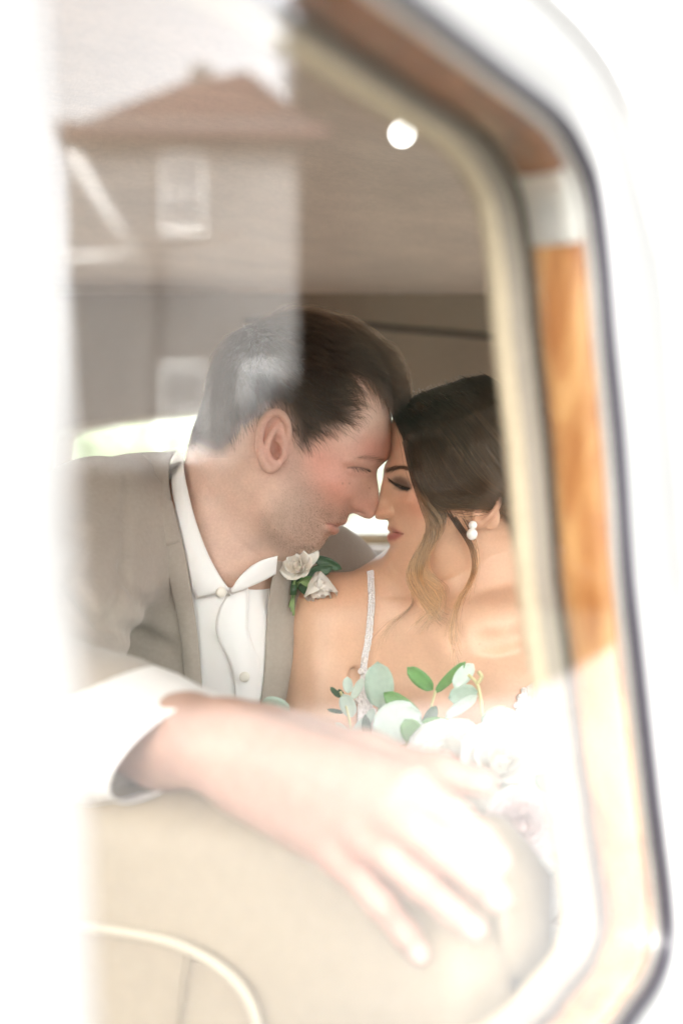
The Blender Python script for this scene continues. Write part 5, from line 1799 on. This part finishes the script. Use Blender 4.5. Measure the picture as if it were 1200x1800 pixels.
# clipped hedge closing the ground behind the lawn, and shrubs before the house
def mline(a, b, n, D0, D1, h):
    t = np.linspace(0, 1, n)
    return [mirror(np.array([((a + (b - a) * q) - 600) * PX * (D0 + (D1 - D0) * q), D0 + (D1 - D0) * q, h])) for q in t]
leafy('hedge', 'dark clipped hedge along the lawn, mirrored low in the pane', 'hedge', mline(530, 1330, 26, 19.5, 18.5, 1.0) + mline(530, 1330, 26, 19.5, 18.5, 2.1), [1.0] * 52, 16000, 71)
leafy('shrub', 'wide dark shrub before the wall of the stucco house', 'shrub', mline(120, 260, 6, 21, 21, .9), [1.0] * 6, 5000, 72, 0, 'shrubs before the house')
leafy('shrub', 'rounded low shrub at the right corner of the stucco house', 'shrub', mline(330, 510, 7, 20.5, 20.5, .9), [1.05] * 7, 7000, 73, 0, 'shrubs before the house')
# garden behind the rear window
GARD = ['sunlit garden tree %s' % w for w in ('at the left corner of the rear window', 'farther off, second from the left in the rear window', 'low and near, beside the groom collar in the rear window', 'behind the back of the groom head in the rear window', 'hidden behind the groom ear', 'far off behind the noses of the couple', 'low and near behind the face of the bride', 'far off behind the hair of the bride')]
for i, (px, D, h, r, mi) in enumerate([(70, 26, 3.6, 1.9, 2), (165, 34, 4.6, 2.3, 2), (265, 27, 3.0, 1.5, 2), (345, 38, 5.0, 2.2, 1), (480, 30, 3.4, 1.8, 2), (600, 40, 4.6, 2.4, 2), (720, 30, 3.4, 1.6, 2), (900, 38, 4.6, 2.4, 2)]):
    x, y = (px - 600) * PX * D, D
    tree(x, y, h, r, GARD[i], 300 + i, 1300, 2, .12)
# ---------------------------------------------------------------- flowers
euc_m = mat('eucalyptus leaf', (.36, .46, .38), rough=.6, noise=((30, .10), (200, .08)), bump=(120, .3, .001), sss=.1)
euc2_m = mat('pale eucalyptus leaf', (.52, .60, .53), rough=.6, noise=((30, .08), (200, .06)), bump=(120, .3, .001), sss=.1)
grn_m = mat('bright green leaf', (.10, .26, .07), rough=.4, noise=((40, .15), (200, .1)), bump=(90, .3, .001), sss=.1)
dgr_m = mat('deep green leaf', (.035, .085, .035), rough=.38, noise=(60, .2), bump=(90, .3, .001))
stem_m = mat('green stem', (.16, .24, .08), rough=.5, noise=(60, .15))
ystem_m = mat('yellow stem', (.55, .50, .26), rough=.5, noise=(60, .1))
rose_m = mat('white rose petal', (.82, .79, .73), rough=.6, noise=(60, .03), bump=(180, .2, .0008), sss=.2, sss_r=(.006,))
blush_m = mat('blush rose petal', (.76, .62, .60), rough=.6, noise=(60, .05), bump=(180, .2, .0008), sss=.2, sss_r=(.006,))
cream_m = mat('cream rose petal', (.83, .77, .69), rough=.6, noise=(60, .05), bump=(180, .25, .0008), sss=.2, sss_r=(.005,))

def ROT(axis_, a):
    return np.array(Matrix.Rotation(a, 3, Vector(axis_)))
def leaf(px, py, y, rx, ry, ang, m, parent, tilt=0., cup=.15, tip=.0, name='leaf', roll=0.):
    """leaf of half-size rx, ry photo pixels with its long axis at ang (degrees, clockwise as seen)"""
    s = PX * y
    nu, nv = 9, 6
    G, T = [], []
    for i in range(nu):
        t = -1 + 2 * i / (nu - 1)
        row = []
        hw = math.sqrt(max(0, 1 - t * t)) ** (1 + tip * (t > 0)) if abs(t) < 1 else 0.
        hw = max(hw, .04)
        for j in range(nv):
            v = -1 + 2 * j / (nv - 1)
            row.append((t * rx * s, -(cup * ry * s * (v * v)) * 1.0 + .10 * rx * s * t * t * tilt, v * ry * s * hw))
        G.append(row)
    G = np.array(G)
    M = ROT((0, 1, 0), math.radians(ang)) @ ROT((0, 0, 1), tilt * .7) @ ROT((1, 0, 0), roll)
    G = G @ M.T + P(px, py, y)
    o = MB().slab(G, np.array([0, .0008, 0])).build(name, m)
    return part(o, parent) if parent is not None else o

def petal_grid(r, h, w, open_, curl, nu=7, nv=7, seed=0):
    """one cupped petal about +Z standing at radius r"""
    rg = np.random.default_rng(seed)
    G = np.zeros((nu, nv, 3))
    for i in range(nu):
        t = i / (nu - 1)
        for j in range(nv):
            v = -1 + 2 * j / (nv - 1)
            a = v * w * (.35 + .65 * math.sin(min(1, t * 1.25) * math.pi / 2)) * (1 - .35 * max(0, t - .75) / .25 * abs(v))
            rad = r * (.25 + .75 * math.sin(t * math.pi / 2)) + open_ * t * t + curl * max(0, t - .7) * 2.0
            z = h * (t - .12 * v * v * t) - curl * max(0, t - .75) * 1.6
            G[i, j] = (rad * math.cos(a), rad * math.sin(a), z)
    return G + rg.normal(size=G.shape) * r * .018
def rose(c, r, ax_dir, m, parent, seed, layers=((3, .30, .95, 0.0, 0.), (4, .50, .95, .06, .03), (5, .72, .88, .16, .10), (6, .92, .74, .34, .22))):
    """rose of radius r opening along ax_dir; returns the bud, whose petals are its children"""
    rg = np.random.default_rng(seed)
    d = np.array(ax_dir, float)
    d /= np.linalg.norm(d)
    u = np.cross(d, (0.3, .2, 1.))
    u /= np.linalg.norm(u)
    w = np.cross(d, u)
    M = np.stack([u, w, d], 1)
    c = np.asarray(c, float)
    bud = MB().sphere(c + d * r * .28, (r * .24, r * .24, r * .42), 12, 8, M.T).build('rose', m)
    part(bud, parent)
    k = 0
    for n, rr, hh, op, cu in layers:
        a0 = rg.uniform(0, 6)
        for i in range(n):
            G = petal_grid(r * rr * .8, r * hh * 1.15, 1.45 * 2.6 / n ** .8 if n > 3 else 1.6, r * op, r * cu, seed=seed * 100 + k) 
            a = a0 + 2 * math.pi * i / n + rg.normal() * .12
            R3 = ROT((0, 0, 1), a) @ ROT((0, 1, 0), rg.normal() * .05)
            G = G @ R3.T
            G[..., 2] -= r * .15
            G = G @ M.T + c
            o = MB().slab(G, d * r * -.012).build('petal', m)
            o.parent = bud
            k += 1
    return bud

bouquet = empty('bouquet', P(820, 1560, 1.2))
tag(bouquet, 'bridal bouquet of white and blush roses with eucalyptus behind the hand', 'bouquet')
for px, py, y, rx, ry, an, m, tl in [(666, 1204, 1.245, 43, 26, 86, euc_m, .3), (708, 1243, 1.235, 42, 17, 36, grn_m, -.3), (697, 1270, 1.215, 46, 38, -20, euc2_m, .2), (738, 1193, 1.25, 32, 14, 42, grn_m, .3), (791, 1190, 1.25, 41, 9, -48, grn_m, -.4),
                                     (814, 1187, 1.245, 27, 14, -48, euc2_m, .2), (813, 1221, 1.245, 27, 18, -12, euc_m, .2), (810, 1242, 1.235, 35, 11, -36, euc2_m, -.2), (813, 1291, 1.20, 31, 28, 70, euc2_m, .2), (880, 1279, 1.20, 40, 34, -12, euc2_m, .3),
                                     (872, 1262, 1.22, 30, 20, -30, euc_m, -.2), (770, 1280, 1.225, 36, 20, 8, grn_m, .2), (724, 1287, 1.20, 28, 20, 60, grn_m, .2), (645, 1290, 1.24, 36, 9, 84, dgr_m, .2), (745, 1305, 1.215, 30, 14, -30, dgr_m, 0),
                                     (611, 1204, 1.255, 15, 9, 86, euc2_m, .2), (628, 1211, 1.255, 21, 8, -62, euc2_m, .2), (611, 1240, 1.25, 23, 14, 68, euc2_m, .3), (589, 1217, 1.26, 13, 5, 48, dgr_m, .2), (599, 1219, 1.262, 9, 5, 60, dgr_m, .2), (590, 1250, 1.255, 16, 4, 12, dgr_m, .3),
                                     (604, 1283, 1.24, 20, 7, 44, euc2_m, .2), (632, 1275, 1.24, 20, 7, -46, euc2_m, .2), (648, 1262, 1.245, 18, 8, -60, euc_m, .2), (484, 1243, 1.26, 28, 18, 20, euc_m, .2), (428, 1240, 1.28, 14, 8, 20, euc2_m, .2),
                                     (955, 1430, 1.12, 42, 24, 80, euc2_m, .3), (950, 1515, 1.11, 34, 24, 60, euc2_m, -.2), (962, 1380, 1.14, 30, 16, 40, euc_m, .2), (930, 1670, 1.11, 34, 20, 70, euc2_m, .3), (965, 1590, 1.12, 30, 14, 95, euc_m, .2),
                                     (890, 1700, 1.12, 36, 18, 100, euc2_m, .2), (560, 1320, 1.26, 34, 18, 30, dgr_m, .2), (1000, 1480, 1.15, 30, 20, 50, euc_m, .2), (700, 1300, 1.23, 30, 15, 70, grn_m, .2), (672, 1275, 1.238, 26, 12, 100, grn_m, .2), (755, 1262, 1.238, 24, 11, -60, dgr_m, .2), (792, 1300, 1.222, 26, 13, 30, grn_m, .2), (842, 1318, 1.21, 26, 14, -40, dgr_m, .2), (640, 1300, 1.24, 24, 12, 30, euc_m, .2), (905, 1308, 1.2, 26, 16, 40, euc2_m, .2)]:
    leaf(px, py, y, rx, ry, an, m, bouquet, tl)
for pts, r, m in [([(765, 1214, 1.248), (758, 1240, 1.245), (748, 1275, 1.24), (740, 1320, 1.23)], .0011, ystem_m), ([(822, 1186, 1.243), (838, 1202, 1.24), (845, 1235, 1.235), (848, 1270, 1.23), (852, 1310, 1.21)], .0015, ystem_m), ([(838, 1202, 1.24), (846, 1190, 1.238), (840, 1180, 1.238)], .0017, ystem_m),
                  ([(598, 1216, 1.257), (606, 1235, 1.252), (613, 1262, 1.247), (620, 1300, 1.24)], .0013, ystem_m), ([(735, 1268, 1.205), (752, 1290, 1.20), (768, 1320, 1.2)], .0016, euc2_m), ([(666, 1246, 1.24), (680, 1290, 1.22), (720, 1340, 1.2)], .0014, stem_m), ([(878, 1290, 1.2), (850, 1320, 1.2)], .0013, stem_m)]:
    part(MB().tube(catmull([P(*p) for p in pts], 14), r, 6).build('stem', m), bouquet)
for i, (px, py, y, rp_x, d, m) in enumerate([(790, 1345, 1.19, 62, (-.15, -.75, .6), rose_m), (872, 1352, 1.165, 64, (.15, -.8, .55), rose_m), (905, 1452, 1.12, 58, (.25, -.93, .2), blush_m), (918, 1560, 1.115, 56, (.3, -.9, -.1), rose_m), (820, 1440, 1.14, 60, (-.1, -.95, .2), rose_m),
                                              (930, 1655, 1.13, 44, (.3, -.85, -.3), rose_m), (700, 1390, 1.2, 58, (-.4, -.8, .3), blush_m), (840, 1560, 1.13, 58, (0, -.97, -.1), blush_m), (960, 1400, 1.17, 44, (.6, -.7, .3), rose_m)]):
    rose(P(px, py, y), rp_x * PX * y, d, m, bouquet, 60 + i)
for i in range(9):
    a = i * 2.39996
    o = np.array([math.cos(a), math.sin(a), 0]) * .004 * math.sqrt(i)
    hb_ = MB().tube(catmull([P(800, 1470, 1.2) + o * 3, P(800, 1540, 1.21) + o, P(795, 1650, 1.21) + o * 1.4, P(790, 1720, 1.21) + o * 2.2], 12), .0026, 6)
    part(hb_.build('stem', stem_m), bouquet)

# boutonniere on the far lapel
bt = empty('boutonniere', P(520, 1060, 1.36))
tag(bt, 'small boutonniere of two cream roses pinned to the tan lapel', 'boutonniere')
yb = float(project([520], [1020], jf)[0]) - .020
L2 = ((3, .34, 1.0, 0.0, 0.), (3, .55, 1.05, .04, .02), (4, .78, .98, .10, .06))
rose(P(527, 999, yb - .004), 31 * PX * yb, (-.35, -.85, .35), cream_m, bt, 81, ((3, .30, 1.0, 0, 0), (4, .55, 1.0, .08, .05), (5, .85, .9, .2, .12)))
rose(P(560, 1012, yb - .002), 40 * PX * yb, (.14, -.30, -.93), cream_m, bt, 82, L2)
leaf(540, 985, yb - .002, 26, 13, -40, cream_m, bt, .2, .3, name='petal')
for px, py, dy, rx, ry, an, m in [(575, 990, .010, 28, 10, 22, dgr_m), (514, 1018, .004, 16, 8, 70, dgr_m), (545, 1022, .001, 20, 9, 12, grn_m), (548, 1040, .004, 18, 7, 70, dgr_m), (541, 1026, -.003, 14, 6, 20, stem_m), (560, 1005, .008, 26, 12, -20, dgr_m), (530, 1028, .006, 22, 9, 60, dgr_m)]:
    leaf(px, py, yb + dy, rx, ry, an, m, bt, .2, .2, .4)
for pts in ([(520, 1012), (516, 1030), (514, 1050), (513, 1075)], [(548, 1018), (532, 1020), (521, 1030), (516, 1052), (516, 1082)], [(524, 1024), (518, 1040), (510, 1062), (510, 1068)]):
    part(MB().tube(catmull([P(a, b, yb - .001) for a, b in pts], 14), .0013, 7).build('stem', stem_m), bt)
part(MB().tube([P(517, 1028, yb - .002), P(515, 1046, yb - .002)], .0034, 10).build('tape', dgr_m), bt)
